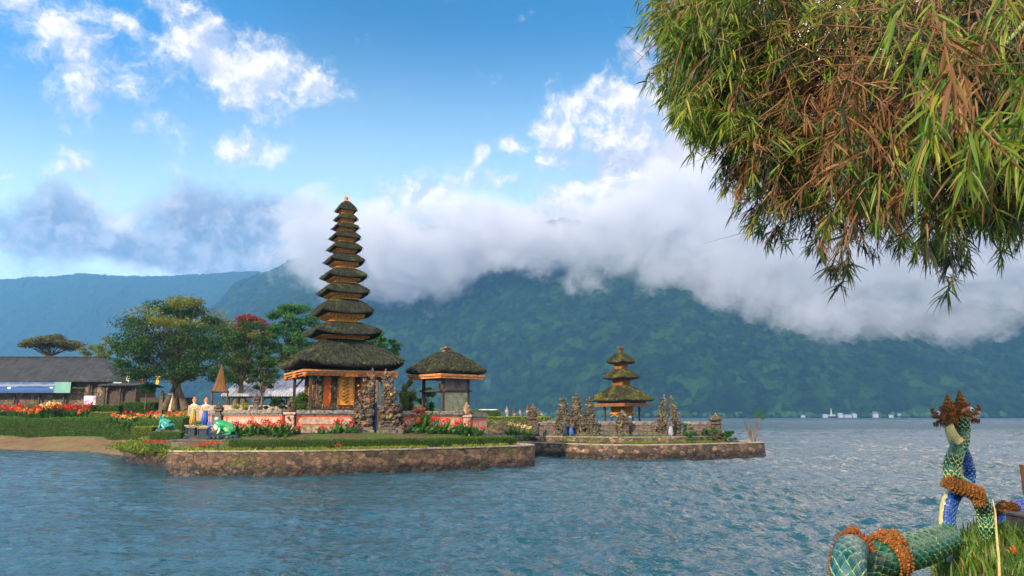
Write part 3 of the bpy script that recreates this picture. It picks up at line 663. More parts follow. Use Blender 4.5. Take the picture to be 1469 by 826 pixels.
# ---- three tiered meru on the small island
BGOLD=carved_mat('aged_gilding',(.42,.16,.035),(.06,.02,.01),12,.03)
BWOOD=noisy('aged_painted_beam',(.30,.13,.06),(.14,.06,.03),6,.7,.01)
def make_meru3():
    Y=60.0; X=at(892,577,Y).x; g=1.2; k=Y/1050; r=empty('pagoda',(X,Y,g),'small shrine of three mossy thatched roofs on the outer island','pagoda',rz=R(42))
    T=[(93,576.5,553,.20),(54.5,544,529,.22),(42,521.5,504,.10)]
    for i,(w,ey,ty,tf) in enumerate(T):
        s=w*k/1.41; ze=zy(ey,Y,890)-g; zt=zy(ty,Y,890)-g; st=s*tf*1.3
        rf=roof_mesh('roof',r,s,ze,st,zt,.20,.07,M['thatch_moss'],1.35 if i==0 else 1.5,.74,.12,12,.5,seed=20+i,lump=.06)
        shag(rf,s,ze,.2,.07,tuft,int(500*s),st,zt,1.4,.5,.16)
        if i>0:
            pz=zy(T[i-1][2],Y,890)-g; m=MB(); m.box((0,0,(pz+ze)/2),(s*.45,s*.45,ze-pz+.3)); cornice(m,s*.56,ze-.1,.16)
            for a in range(4):
                mm=Matrix.Rotation(a*math.pi/2,4,'Z'); m.M=mm
                for x in(-.2,0,.2): m.box((x*s,-s*.23,(pz+ze)/2),(.07,.05,ze-pz))
            m.M=Matrix.Identity(4); m.build('tier_box',BGOLD,r)
    zt=zy(506,Y,890)-g; m=MB(); m.lathe([(.22,-.1),(.26,.0),(.16,.1),(.2,.2),(.30,.42),(.24,.45),(.1,.36)],(0,0,zt),8)
    for q in range(8): m.cone((.24*math.cos(q*.785),.24*math.sin(q*.785),zt+.38),(.05*math.cos(q*.785),.05*math.sin(q*.785),.2),.06)
    m.build('finial',M['stone_moss'],r)
    zb=zy(582,Y,890)-g; m=MB(); s=3.0; m.box((0,0,zb+.32),(2.75,2.75,.40))
    for dz,ss in((.12,1.04),(0,1.0)):
        for a in range(4):
            x,y=0,-s*ss/2; m.box((x*math.cos(a*math.pi/2)-y*math.sin(a*math.pi/2),x*math.sin(a*math.pi/2)+y*math.cos(a*math.pi/2),zb+dz),(s*ss+.1,.12,.115),a*math.pi/2)
    m.build('eave_beam',BWOOD,r)
    for sx in(-1,1):
        for sy in(-1,1):
            m=MB(); m.box((sx*.98,sy*.98,zb/2),(.12,.12,zb)); m.box((sx*.98,sy*.98,.12),(.24,.24,.24)); m.build('post',M['darkwood'],r)
    za=zy(593,Y,890)-g; m=MB(); m.box((0,0,(za+zb)/2+.05),(1.25,1.25,zb-za)); m.box((0,0,za),(1.4,1.4,.1)); m.box((0,0,za+.22),(1.32,1.32,.06))
    for a in range(4):
        m.M=Matrix.Rotation(a*math.pi/2,4,'Z')
        for x in(-.5,-.17,.17,.5): m.box((x,-.64,(za+zb)/2),(.09,.07,zb-za-.1))
        m.tube([(-.62,-.64,za-.3),(-.3,-.66,za-.08),(0,-.66,za-.2),(.3,-.66,za-.08),(.62,-.64,za-.3)],.06,5)
    m.M=Matrix.Identity(4); m.build('altar',M['gold'],r)
    for sx in(-1,1):
        for sy in(-1,1):
            m=MB(); m.tube([(sx*.58,sy*.58,za),(sx*.62,sy*.62,za*.6),(sx*.6,sy*.6,.3)],[.09,.06,.1],8); m.build('leg',M['darkwood'],r)
    m=MB(); m.box((0,0,.18),(2.1,2.1,.36)); m.box((0,0,.42),(1.7,1.7,.14)); m.box((0,0,.36),(2.2,2.2,.06))
    for a in range(4):
        for x in(-.8,-.4,0,.4,.8):
            c=Vector((x,-.9,.55)); c.rotate(Matrix.Rotation(a*math.pi/2,3,'Z')); m.ico(c,(.13,.13,.2),jit=.25)
    m.build('plinth',M['stone_moss'],r); return r
make_meru3()
# ---- square thatched pavilion
def make_bale():
    Y=40.3; X=at(640,540,Y).x; g=iz(X,Y); r=empty('shrine_pavilion',(X,Y,g),'open timber pavilion with one bulging thatched roof beside the tall pagoda','pavilion',rz=R(43))
    s=119*Y/1050/1.41; ze=zy(537,Y,640)-g; zt=zy(504,Y,640)-g
    rf=roof_mesh('roof',r,s,ze,.5,zt,.18,.05,M['thatch'],1.55,.8,.1,14,.5,seed=50,lump=.06); shag(rf,s,ze,.18,.05,tuft,2600,.5,zt,1.55,.5,.18)
    m=MB(); m.lathe([(.36,-.12),(.30,.02),(.22,.08),(.26,.16),(.12,.28)],(0,0,zt),9)
    for q in range(26): m.ico((random.uniform(-.32,.32),random.uniform(-.3,.3),zt+random.uniform(-.05,.16)),random.uniform(.05,.10),jit=.3)
    m.build('ridge_ornament',M['stone_moss'],rf)
    zb=zy(543,Y,640)-g; m=MB(); b=s*.86
    for dz,ss in((.12,1.05),(0,1.0)):
        for a in range(4):
            x,y=0,-b*ss/2; m.box((x*math.cos(a*math.pi/2)-y*math.sin(a*math.pi/2),x*math.sin(a*math.pi/2)+y*math.cos(a*math.pi/2),zb+dz),(b*ss+.1,.12,.115),a*math.pi/2)
    m.build('eave_beam',M['wood'],r); q=.86
    for sx in(-1,1):
        for sy in(-1,1):
            m=MB(); m.box((sx*q,sy*q,zb/2),(.13,.13,zb)); m.box((sx*q,sy*q,.5),(.24,.24,1.0)); m.build('post',M['darkwood'],r)
    zs=zy(561,Y,640)-g; m=MB()
    for a in range(4):
        c=Vector((0,-q,zs)); c.rotate(Matrix.Rotation(a*math.pi/2,3,'Z')); m.box(c,(2*q+.5,.10,.10),a*math.pi/2)
    m.box((0,0,zs+.02),(2*q,2*q,.04)); m.build('shelf',M['darkwood'],r)
    z5=zy(590,Y,640)-g; m=MB(); m.box((0,-q,(zs+z5)/2-.05),(2*q-.14,.07,zs-z5-.1)); m.build('side_panel',noisy('mossy_grey_panel',(.26,.27,.20),(.13,.15,.08),3,.9,.02),r)
    m=MB(); m.box((0,-q,(zs+zb)/2),(2*q-.14,.06,zb-zs-.12)); m.build('side_panel',noisy('grey_brown_panel',(.17,.13,.12),(.09,.07,.065),4,.9,.02),r)
    m=MB(); m.box((.3,.2,zs+.2),(.7,.7,.35)); m.ico((-.35,-.2,zs+.25),(.22,.22,.24),jit=.1); m.build('offering_basket',M['orange'],r)
    m=MB(); m.box((0,0,z5/2),(2.3,2.3,z5)); m.box((0,0,z5-.06),(2.45,2.45,.12)); m.build('plinth',M['stone_plain'],r)
    return r
_m=make_bale(); Q=46.5/40.3; _m.scale=(Q,Q,Q); _m.location=(_m.location.x*Q,46.5,EYE*(1-Q)+Q*_m.location.z)
# ---- carved stone pieces
def tower(m,w,h,half=0,seed=0,dens=1.0,d=None,niche=None):
    rs=random.getstate(); random.seed(seed); d=d or w*.9; n=max(5,int(h/.36)); z=0; inner=half*w*.5
    for i in range(n):
        f=i/(n-1); hw=w*.92*(1-.74*f**1.25)*(1 if i%2==0 else .78); hh=h*.88/n; dd=d*(1-.72*f)
        cx=(inner-half*hw/2) if half else 0
        m.box((cx,0,z+hh/2),(hw,dd,hh+.01)); m.box((cx,0,z+hh*.92),(hw*1.16,dd*1.16,hh*.2))
        for k in range(int((15 if i<n-2 else 8)*dens)):
            sx=random.uniform(-1,1); sy=random.choice((-1,-1,1)); side=random.random()<.45
            x=cx+(sx*hw*.5 if not side else (math.copysign(hw*.55,sx) if not half or sx*half<0 else -half*hw*.55)); y=sy*dd*.52 if not side else random.uniform(-.5,.5)*dd
            rr=random.uniform(.07,.15)*w*(1.1-.45*f); m.ico((x,y,z+random.uniform(0,hh)),(rr*random.uniform(.8,1.5),rr,rr*random.uniform(.8,1.6)),(random.random()*3,random.random()*3,0),jit=.3)
        for sx in (-1,1):
            if half and sx==half: continue
            for sy in(-1,1):
                c=Vector((cx+sx*hw*.58,sy*dd*.55,z+hh*.9)); o=Vector((sx*.7,sy*.2,1.0))*w*.15
                m.tube([c,c+Vector((sx*.10*w,0,.03*w)),c+o],[.08*w,.075*w,.02*w],6)
        z+=hh
    c=Vector((inner-half*w*.11,0,z)); m.tube([c-Vector((0,0,h*.06)),c+Vector((0,0,h*.03)),c+Vector((0,0,h*.06)),c+Vector((0,0,h*.12))],[w*.11,w*.07,w*.09,w*.015],6)
    random.setstate(rs)
def niches(parent,w,h,spots):
    for (x,y,z,s) in spots:
        m=MB(); m.ico((x,y+.03,z),(s*.5,.06,s*.6),jit=.1,sub=2); m.build('niche',M['orange'],parent)
def carved(name,x,y,z,w,h,half,seed,label,cat,mat,spots=(),rz=0,group=None,dens=1.0):
    r=empty(name,(x,y,z),label,cat,group,rz); m=MB(); tower(m,w,h,half,seed,dens); m.build('carving',mat,r)
    m=MB(); m.box((0 if not half else half*.02*w,0,-.1),(w*1.25,w*1.2,.5)); m.box((0,0,.2),(w*1.12,w*1.1,.12)); m.build('base',M['stone_plain'],r); niches(r,w,h,spots); return r
WY=lambda px: float(np.interp(px,[300,417,540,669,760],[50,40.6,42.2,44.4,46]))
YG=WY(540)-.1; gz=1.86
xl=at(520,600,YG).x; xr=at(563,600,YG).x; hL=at(520,527,YG).z-gz
carved('split_gate',xl,YG,gz,1.25,hL,1,1,'gnarled carved stone gate tower left of the doorway before the tall pagoda','gate',M['stone'],[(-.15,-.48,2.1,.11),(.25,-.5,1.35,.12),(-.1,-.5,1.0,.1),(-.2,-.48,2.6,.09)],group='carved stone gate halves and shrines')
carved('split_gate',xr,YG,gz,1.16,hL-.05,-1,2,'gnarled carved stone gate tower right of the doorway before the tall pagoda','gate',M['stone'],[(-.02,-.48,2.1,.14),(-.05,-.5,1.25,.13),(.15,-.46,2.45,.08)],group='carved stone gate halves and shrines')
Y2=56.8; g2=1.2
for i,(px,w_,yt,half,lab) in enumerate([(808,20,566,0,'mossy carved stone tower at the far left of the small island gate row'),(827,21,562,0,'tallest and middle of three carved stone towers left of the small pagoda'),(846,19,567,0,'carved stone tower nearest the small three roofed pagoda on its left'),
        (947,17,564,1,'pointed mossy carved gate half standing right of the small pagoda'),(970,17,565,-1,'pointed mossy carved gate half behind the white wrapped statue')]):
    x=at(px,600,Y2).x; h=at(px,yt,Y2).z-g2; w=w_*Y2/1050
    carved('split_gate' if half else 'carved_shrine',x,Y2,g2,w,h,half,10+i,lab,'gate' if half else 'shrine',M['stone_moss'],[],group='carved stone gate halves and shrines',dens=1.2)
def pillar(px,py0,py1,Y,zb,label,wpx=12,mat=None,top='urn',seed=0,pink=False):
    x=at(px,600,Y).x; h=at(px,py0,Y).z-zb; w=wpx*Y/1050; r=empty('wall_pillar',(x,Y,zb),label,'pillar',group='ornate pillars set in the temple walls')
    m=MB(); m.box((0,0,h*.28),(w*.8,w*.8,h*.56)); m.box((0,0,h*.06),(w,w,h*.12)); m.box((0,0,h*.57),(w*1.1,w*1.1,h*.06)); m.build('shaft',M['pinkstone'] if pink else (mat or M['stone_moss']),r)
    m=MB(); random.seed(seed)
    if top=='urn':
        m.lathe([(w*.3,h*.6),(w*.62,h*.70),(w*.66,h*.76),(w*.35,h*.84),(w*.2,h*.9),(w*.06,h)],(0,0,0),9)
        for q in range(16): m.ico((random.uniform(-.5,.5)*w,random.uniform(-.5,.5)*w,h*random.uniform(.62,.84)),w*.14,jit=.3)
    else:
        for q in range(46):
            f=random.random(); m.ico((random.uniform(-.55,.55)*w*(1-f*.5),random.uniform(-.5,.4)*w,h*(.35+.55*f)),w*random.uniform(.10,.2),(random.random()*3,0,0),jit=.35)
        m.lathe([(w*.34,h*.58),(w*.4,h*.7),(w*.22,h*.8),(w*.26,h*.88),(w*.05,h)],(0,0,0),8)
    m.build('crest',mat or M['stone_moss'],r); return r
pillar(417,570,618,WY(417),1.8,'carved corner pillar in the pagoda wall beside the round bush',15,M['stone'],'c',1,True)
pillar(669,577,620,WY(669),1.7,'worn pinkish carved pillar ending the wall below the thatched pavilion',14,noisy('peach_stone',(.42,.26,.17),(.20,.13,.10),6,.9,.05,(.15,.14,.06),2,(.5,.6)),'c',2,True)
pillar(1027,592,624,56.6,1.2,'stone pillar with urn shaped top at the right end of the island wall',15,None,'urn',3)
pillar(764,580,624,56.8,1.2,'dark carved pillar at the left end of the island wall',15,M['stone'],'c',4)
pillar(893,588,624,56.6,1.2,'mossy carved crest in the wall in front of the small pagoda',18,None,'c',5)
pillar(357,583,610,WY(357)-.4,1.7,'slim pinkish figure pillar halfway along the receding garden wall',7,M['pinkstone'],'c',6,True)
# ---- compound walls
def wall_run(p0,p1,zb,zt,label,style='red',panels=1,thick=.5):
    p0=Vector(p0+(0,)); p1=Vector(p1+(0,)); L=(p1-p0).length; a=math.atan2(p1.y-p0.y,p1.x-p0.x); c=(p0+p1)/2; h=zt-zb
    r=empty('temple_wall',(c.x,c.y,zb),label,'wall',rz=a)
    def seg(m,z0,z1,t,ins=0): 
        n=max(2,int(L/.5)); 
        m.box((0,0,(z0+z1)/2),(L-ins,t,z1-z0))
    m=MB(); seg(m,-.6,h*.20,thick*1.25); seg(m,h*.20,h*.32,thick*1.12,.02)
    nb=int(L*5)
    for q in range(nb): m.ico((random.uniform(-.5,.5)*L,-thick*.6,random.uniform(0,h*.3)),(random.uniform(.06,.16),.05,.06),jit=.3)
    m.build('base',M['wallbase'] if style=='red' else M['stone_plain'],r)
    m=MB(); seg(m,h*.32,h*.76,thick*.8,.04); m.build('brick_band',M['redband'] if style=='red' else noisy('dark_brown_brick',(.16,.09,.065),(.07,.045,.035),5,.9,.03),r)
    for k in range(panels):
        pl=L/panels; x0=-L/2+k*pl+.12; x1=x0+pl-.24; z0=h*.38; z1=h*.68; zm=(z0+z1)/2; y=-thick*.4-.03; e=min(.18,pl*.2)
        m=MB(); m.add([(x0,y,zm),(x0+e,y,z0),(x1-e,y,z0),(x1,y,zm),(x1-e,y,z1),(x0+e,y,z1)]+[(x0,y+.08,zm),(x0+e,y+.08,z0),(x1-e,y+.08,z0),(x1,y+.08,zm),(x1-e,y+.08,z1),(x0+e,y+.08,z1)],
                      [(0,1,2,3,4,5)]+[(i,i+6,(i+1)%6+6,(i+1)%6) for i in range(6)])
        m.build('panel',M['pinkstone'] if style=='red' else M['stone_plain'],r)
    m=MB(); seg(m,h*.76,h*.84,thick*.95); seg(m,h*.84,h*.93,thick*1.2,-.04); seg(m,h*.93,h,thick*1.0,-.02)
    for q in range(int(L*9)): m.ico((random.uniform(-.5,.5)*L,random.uniform(-.5,.5)*thick,h*random.uniform(.88,1.0)),(random.uniform(.06,.2),.1,random.uniform(.02,.05)),jit=.3)
    m.build('coping',M['coping'],r); return r
X=lambda px,Y:at(px,600,Y).x
wall_run((X(424,WY(424)),WY(424)),(X(508,WY(508)),WY(508)),1.85,3.10,'mossy red banded temple wall between the corner pillar and the carved gate')
wall_run((X(576,WY(576)),WY(576)),(X(662,WY(662)),WY(662)),1.78,3.06,'red banded temple wall below the thatched pavilion with one long panel')
wall_run((X(298,WY(300)),WY(300)),(X(410,WY(410)),WY(410)),1.85,3.12,'receding red and white panelled temple wall behind the frog statue',panels=3)
wall_run((X(673,44.7),44.7),(X(673,44.7)+.6,52),1.2,3.0,'end wall of the temple court running back past the pavilion',panels=3)
wall_run((X(771,56.9),56.9),(X(798,56.9),56.9),1.2,2.40,'short dark stone wall between the end pillar and the three carved towers','dark')
wall_run((X(858,56.9),56.9),(X(884,56.9),56.9),1.2,2.38,'dark stone wall with pale panel left of the mossy crest','dark')
wall_run((X(903,56.9),56.9),(X(938,56.9),56.9),1.2,2.38,'brown stone wall between the mossy crest and the pointed gate','dark')
wall_run((X(980,56.9),56.9),(X(1019,56.9),56.9),1.2,2.35,'brown stone wall between the pointed gate and the urn topped pillar','dark')
# gate doorway: posts, gilded leaf and steps
def doorway():
    x=X(545,YG); r=empty('gate_doorway',(x,YG+.15,gz),'narrow doorway with yellow panel and blue posts between the gate towers','door')
    for sx in(-1,1):
        m=MB(); m.box((sx*.26,0,.75),(.12,.12,1.5)); m.lathe([(.05,1.5),(.09,1.56),(.06,1.64),(.02,1.74)],(sx*.26,0,0),8); m.build('post',M['blue'],r)
    m=MB(); m.box((0,0,.85),(.38,.05,.75)); m.build('panel',M['yellowcloth'],r)
    m=MB(); m.box((0,-.02,.26),(.40,.07,.40)); m.build('sill_panel',noisy('blue_white_tile',(.75,.76,.8),(.08,.12,.35),16,.5,.01),r)
    m=MB(); m.box((.05,.3,1.6),(.1,.1,2.2)); m.build('back_post',M['darkwood'],r)
    s=empty('stone_steps',(x,YG-.4,1.2),'flight of low grey stone steps rising to the temple gate','steps'); m=MB()
    for i in range(4): m.box((0,-.1-.26*i,.42-.14*i),(1.5+.3*i,.5,.16))
    m.build('treads',M['stone_plain'],s)
    for sx in(-1,1):
        m=MB(); m.box((sx*.95,-.1,.45),(.24,.3,.7)); m.ico((sx*.95,-.12,.88),(.16,.16,.2),jit=.2,sub=2); m.build('newel',M['blackstone'],s)
doorway()
# ---- people shaped statues
def figure(r,h,pose='stand',skin=None,cloth=None,top=None,hat=None,arms=((.12,-.16,.62),(.10,-.18,.60))):
    """one continuous carved body grown with a skin surface, clothes and headdress as children"""
    k=h; me=bpy.data.meshes.new('body'); 
    V=[(0,0,.50),(0,0,.62),(0,0,.74),(0,0,.81),(0,-.005,.86),(0,-.01,.92),(0,0,.975)]; E=[(0,1),(1,2),(2,3),(3,4),(4,5),(5,6)]; Rd=[.085,.070,.095,.05,.032,.056,.04]
    for sx,hd in((-1,arms[0]),(1,arms[1])):
        b=len(V); V+=[(sx*.105,0,.785),(sx*.155,.01,.66),(sx*hd[0],hd[1],hd[2]),(sx*(hd[0]-.03),hd[1]-.03,hd[2]+.02)]; E+=[(2,b),(b,b+1),(b+1,b+2),(b+2,b+3)]; Rd+=[.042,.03,.021,.018]
        b=len(V)
        if pose=='stand': V+=[(sx*.06,0,.46),(sx*.065,-.01,.26),(sx*.06,.01,.045),(sx*.065,-.07,.02)]
        else: V+=[(sx*.08,-.04,.47),(sx*.13,-.24,.44),(sx*.11,-.22,.20),(sx*.11,-.29,.17)]
        E+=[(0,b),(b,b+1),(b+1,b+2),(b+2,b+3)]; Rd+=[.068,.048,.033,.026]
    me.from_pydata([tuple(q*k for q in v) for v in V],E,[]); o=bpy.data.objects.new('body',me); COL.objects.link(o); o.parent=r
    md=o.modifiers.new('skin','SKIN'); 
    for i,sv in enumerate(me.skin_vertices[0].data): sv.radius=(Rd[i]*k,Rd[i]*k*.85); sv.use_root=(i==0)
    sb=o.modifiers.new('sub','SUBSURF'); sb.levels=1; sb.render_levels=1; me.materials.append(skin)
    m=MB(); m.ico((0,-.066*k,.925*k),(.010*k,.016*k,.018*k)); m.ico((0,-.058*k,.893*k),(.018*k,.008*k,.006*k))
    for sx in(-1,1): m.ico((sx*.058*k,0,.925*k),(.01*k,.02*k,.026*k))
    m.build('facial_features',skin,o); m=MB()
    for sx in(-1,1): m.ico((sx*.022*k,-.056*k,.936*k),(.009*k,.006*k,.006*k))
    m.build('eyes',M['black'],o)
    if cloth:
        m=MB(); 
        if pose=='stand': m.lathe([(.10*k,.04*k),(.125*k,.06*k),(.11*k,.25*k),(.115*k,.42*k),(.095*k,.54*k),(.078*k,.58*k)],(0,0,0),14,1,.85)
        else: m.tube([(0,0,.52*k),(0,-.08*k,.47*k),(0,-.22*k,.45*k),(0,-.27*k,.33*k),(0,-.26*k,.16*k)],[.1*k,.14*k,.16*k,.13*k,.11*k],12)
        for q in range(10): a=q*.63; m.tube([(.09*k*math.cos(a),.08*k*math.sin(a),.52*k),(.125*k*math.cos(a),.108*k*math.sin(a),.08*k)],[.012*k,.02*k],5) if pose=='stand' else None
        m.build('sarong',cloth,r,True)
    if top: m=MB(); m.lathe([(.083*k,.56*k),(.080*k,.62*k),(.102*k,.70*k),(.112*k,.77*k),(.06*k,.815*k)],(0,0,0),14,1,.8); m.build('bodice',top,r,True)
    if hat:
        m=MB(); m.lathe([(.062*k,.94*k),(.078*k,.965*k),(.07*k,1.0*k),(.045*k,1.03*k),(.05*k,1.05*k),(.012*k,1.10*k)],(0,.008*k,0),12)
        for sx in(-1,1): m.ico((sx*.062*k,-.01*k,.955*k),(.02*k,.02*k,.035*k),jit=.2)
        m.build('headdress',hat,r)
def pedestal(name,x,y,z,w,h,label,mat):
    r=empty(name,(x,y,z),label,'pedestal',group='blue black statue pedestals'); m=MB()
    m.box((0,0,h*.10),(w*1.25,w*1.25,h*.2)); m.box((0,0,h*.26),(w*1.05,w*1.05,h*.12)); m.build('foot',mat,r)
    m=MB(); m.box((0,0,h*.57),(w*.8,w*.8,h*.5)); 
    for a in range(4): 
        c=Vector((w*.42,w*.42,h*.57)); c.rotate(Matrix.Rotation(a*math.pi/2,3,'Z')); m.tube([c-Vector((0,0,h*.25)),c+Vector((0,0,h*.25))],.04,6)
    m.build('shaft',mat,r); m=MB(); m.box((0,0,h*.86),(w*1.0,w*1.0,h*.1)); m.box((0,0,h*.95),(w*1.2,w*1.2,h*.09)); m.build('top_slab',noisy('pedestal_top',(.45,.36,.22),(.2,.16,.1),6,.8,.01),r); return r
YS=39.2
def zat(px,py,Y): return at(px,py,Y).z
mslab=MB(); xa=X(258,YS); xb=X(332,YS); zs_=zat(290,632,YS-.5); mslab.box(((xa+xb)/2,YS+.1,zs_-.25),(xb-xa,1.7,.5)); mslab.box(((xa+xb)/2,YS+.1,zs_+.03),(xb-xa+.1,1.8,.06)); tag(mslab.build('stone_platform',M['stone_plain']),'low grey stone platform under the statues and the large frog','platform')
zs_+=.06
p1=(X(277,YS+.25),YS+.25); p2=(X(294,YS-.15),YS-.15); hp1=zat(277,609.5,YS)-zs_; hp2=zat(294,611,YS)-zs_
pedestal('pedestal',p1[0],p1[1],zs_,.50,hp1,'blue black pedestal under the statue farther from the large frog',M['blackstone'])
pedestal('pedestal',p2[0],p2[1],zs_,.52,hp2,'blue black pedestal under the blue skirted statue beside the large frog',M['blackstone'])
fl=noisy('orange_white_costume',(.80,.62,.50),(.78,.22,.05),7,.6,.01)
r=empty('statue',(p1[0],p1[1],zs_+hp1),'painted dancer statue in orange and green on the pedestal farther from the frog','statue','painted dancer statues',R(-10)); figure(r,1.34,'stand',M['cream'],noisy('green_orange_sarong',(.75,.30,.06),(.04,.25,.05),4,.6,.01),fl,M['orange'])
r=empty('statue',(p2[0],p2[1],zs_+hp2),'painted dancer statue in a blue skirt beside the large green frog','statue','painted dancer statues',R(15)); figure(r,1.36,'stand',M['cream'],M['blue'],fl,M['orange'])
m=MB(); xx=X(301,YS-.2); 
for i in range(7): m.box((xx+.012*math.sin(i*1.7),YS-.25+.012*math.cos(i),zat(300,630,YS)+.05+i*.12+.06),(.16,.05,.13),.1*math.sin(i*2))
m.tube([(xx,YS-.2,zs_),(xx,YS-.2,zat(300,598,YS))],.025,6); tag(m.build('hanging_banner',M['blue']),'narrow bright blue cloth hanging on a pole between pedestal and frog','banner')
def frog(x,y,z,L,label,mat,belly,rz,name='frog_statue',rock=True):
    r=empty(name,(x,y,z),label,'frog statue',rz=rz); me=bpy.data.meshes.new('body'); k=L
    V=[(0,0,.30),(.18,0,.40),(.36,0,.50),(.50,0,.54),(-.25,0,.24),(-.38,0,.17)]; E=[(0,1),(1,2),(2,3),(0,4),(4,5)]; Rd=[.27,.25,.19,.09,.24,.12]
    for s in(-1,1):
        b=len(V); V+=[(-.22,s*.22,.18),(.08,s*.36,.30),(-.22,s*.38,.05),(.02,s*.42,.03)]; E+=[(4,b),(b,b+1),(b+1,b+2),(b+2,b+3)]; Rd+=[.14,.10,.07,.04]
        b=len(V); V+=[(.24,s*.20,.28),(.26,s*.26,.12),(.34,s*.26,.03)]; E+=[(1,b),(b,b+1),(b+1,b+2)]; Rd+=[.08,.06,.045]
    me.from_pydata([tuple(q*k for q in v) for v in V],E,[]); o=bpy.data.objects.new('body',me); COL.objects.link(o); o.parent=r
    o.modifiers.new('skin','SKIN')
    for i,sv in enumerate(me.skin_vertices[0].data): sv.radius=(Rd[i]*k,Rd[i]*k); sv.use_root=(i==0)
    sb=o.modifiers.new('sub','SUBSURF'); sb.levels=2; sb.render_levels=2; o.modifiers.new('w','SMOOTH').iterations=3; me.materials.append(mat)
    m=MB(); m.ico((.34*k,0,.36*k),(.16*k,.17*k,.20*k),sub=2); m.build('throat',belly,r,True)
    for s in(-1,1):
        m=MB(); m.ico((.40*k,s*.13*k,.68*k),.075*k,sub=2); m.build('eye',belly,r,True)
    m=MB()
    for s in(-1,1):
        for q in(-1,0,1): m.tube([(.33*k,s*.26*k,.03*k),(.43*k,s*.26*k+q*.06*k,.015*k)],[.02*k,.012*k],5); m.tube([(.0,s*.42*k,.03*k),(.13*k,s*.42*k+q*.06*k,.015*k)],[.024*k,.014*k],5)
    m.build('toes',mat,r)
    return r
pf=(X(325,YS),YS-.05); m=MB(); m.box((pf[0],pf[1],zs_+.12),(1.55,1.0,.24)); 
for q in range(20): m.ico((pf[0]+random.uniform(-.8,.8),pf[1]+random.uniform(-.55,.2),zs_+.1),(.16,.14,.12),jit=.3)
tag(m.build('rock_base',M['blackstone']),'dark rock slab under the large shiny green frog','rock')
frog(pf[0]+.02,pf[1],zs_+.22,1.22,'large shiny green frog statue with pale throat beside the dancer statues',M['frog'],M['white'],R(200))
zf=zat(240,616,41.5)
m=MB(); 
for q in range(26): m.ico((X(242,41.5)+random.uniform(-.55,.5),41.5+random.uniform(-.3,.3),zf-.12+random.uniform(-.1,.08)),(.2,.18,.12),jit=.35)
tag(m.build('rock_base',M['stone_plain']),'heap of grey rocks under the small teal frog','rock')
frog(X(240,41.5),41.5,zf,.98,'small smooth teal frog statue on rocks at the garden edge',M['frogteal'],M['frogteal'],R(165))
# wrapped guardian statues on the small island
for (px,y0,y1,lab,c1,c2) in [(771,606,626,'squat guardian statue wrapped in dark cloth near the dark end pillar',M['stone_plain'],M['blackcloth']),(810,601,628,'guardian statue wrapped in blue black cloth before the left carved tower',M['stone_plain'],M['blackcloth']),
        (819,598,624,'statue in bright blue cloth between the carved towers',M['stone_moss'],M['blue']),(961,598,626,'white wrapped statue standing in the pointed gateway',M['stone_plain'],noisy('white_checked_cloth',(.45,.45,.48),(.12,.15,.25),14,.8,0))]:
    x=X(px,56.1); h=(y1-y0)*56/1050/1.08; r=empty('statue',(x,55.95,1.2),lab,'statue','wrapped guardian statues'); figure(r,h,'stand',c1,c2,c2 if 'dark' in lab or 'black' in lab else None,c1)
    m=MB(); m.lathe([(.24,-.1),(.26,.02),(.2,.06)],(0,0,0),10); m.build('base',M['stone_plain'],r)
def small_shrine(px,y0,y1,Y,wpx,label,body,roof,g=None,grp='small shrines across the water'):
    x=X(px,Y); zb=zat(px,y1,Y); h=zat(px,y0,Y)-zb; w=wpx*Y/1050; r=empty('stone_shrine',(x,Y,zb),label,'shrine',grp)
    m=MB(); m.box((0,0,h*.1-.2),(w,w,h*.2+.4)); m.box((0,0,h*.3),(w*.5,w*.5,h*.3)); m.build('base',body,r); m=MB(); m.box((0,0,h*.5),(w*.8,w*.8,h*.14)); m.build('chamber',body,r)
    m=MB(); m.lathe([(w*.55,h*.57),(w*.6,h*.60),(w*.42,h*.7),(w*.2,h*.82),(w*.12,h*.86),(w*.04,h)],(0,0,0),4 if w>1 else 8); m.build('roof',roof,r); return r
fs=noisy('pale_far_stone',(.40,.27,.18),(.20,.14,.10),2,.9,.05)
for i,(px,y0,wpx,dk) in enumerate([(727,582,5,0),(737,584,5,1),(746,586,4,0),(757,577,6,1),(765,579,9,0),(776,590,6,0)]):
    small_shrine(px,y0,603,YC+4+i,wpx,['slender stone shrine, first from the thatched pavilion across the water','dark roofed shrine, second from the pavilion across the water','low pale shrine between two dark roofed ones','tall dark topped shrine in the far garden','broad stepped pale shrine in the far garden','low pale shrine beside the carved end pillar'][i],fs,M['darkwood'] if dk else fs)
small_shrine(313,575,600,47.5,13,'dark guardian shrine on the garden wall below the cone roofed hut',M['stone_plain'],M['stone'],grp='dark shrines behind the garden wall')
small_shrine(366,563,588,50,12,'dark pointed shrine behind the garden wall among the trees',M['stone_plain'],M['stone'],grp='dark shrines behind the garden wall')
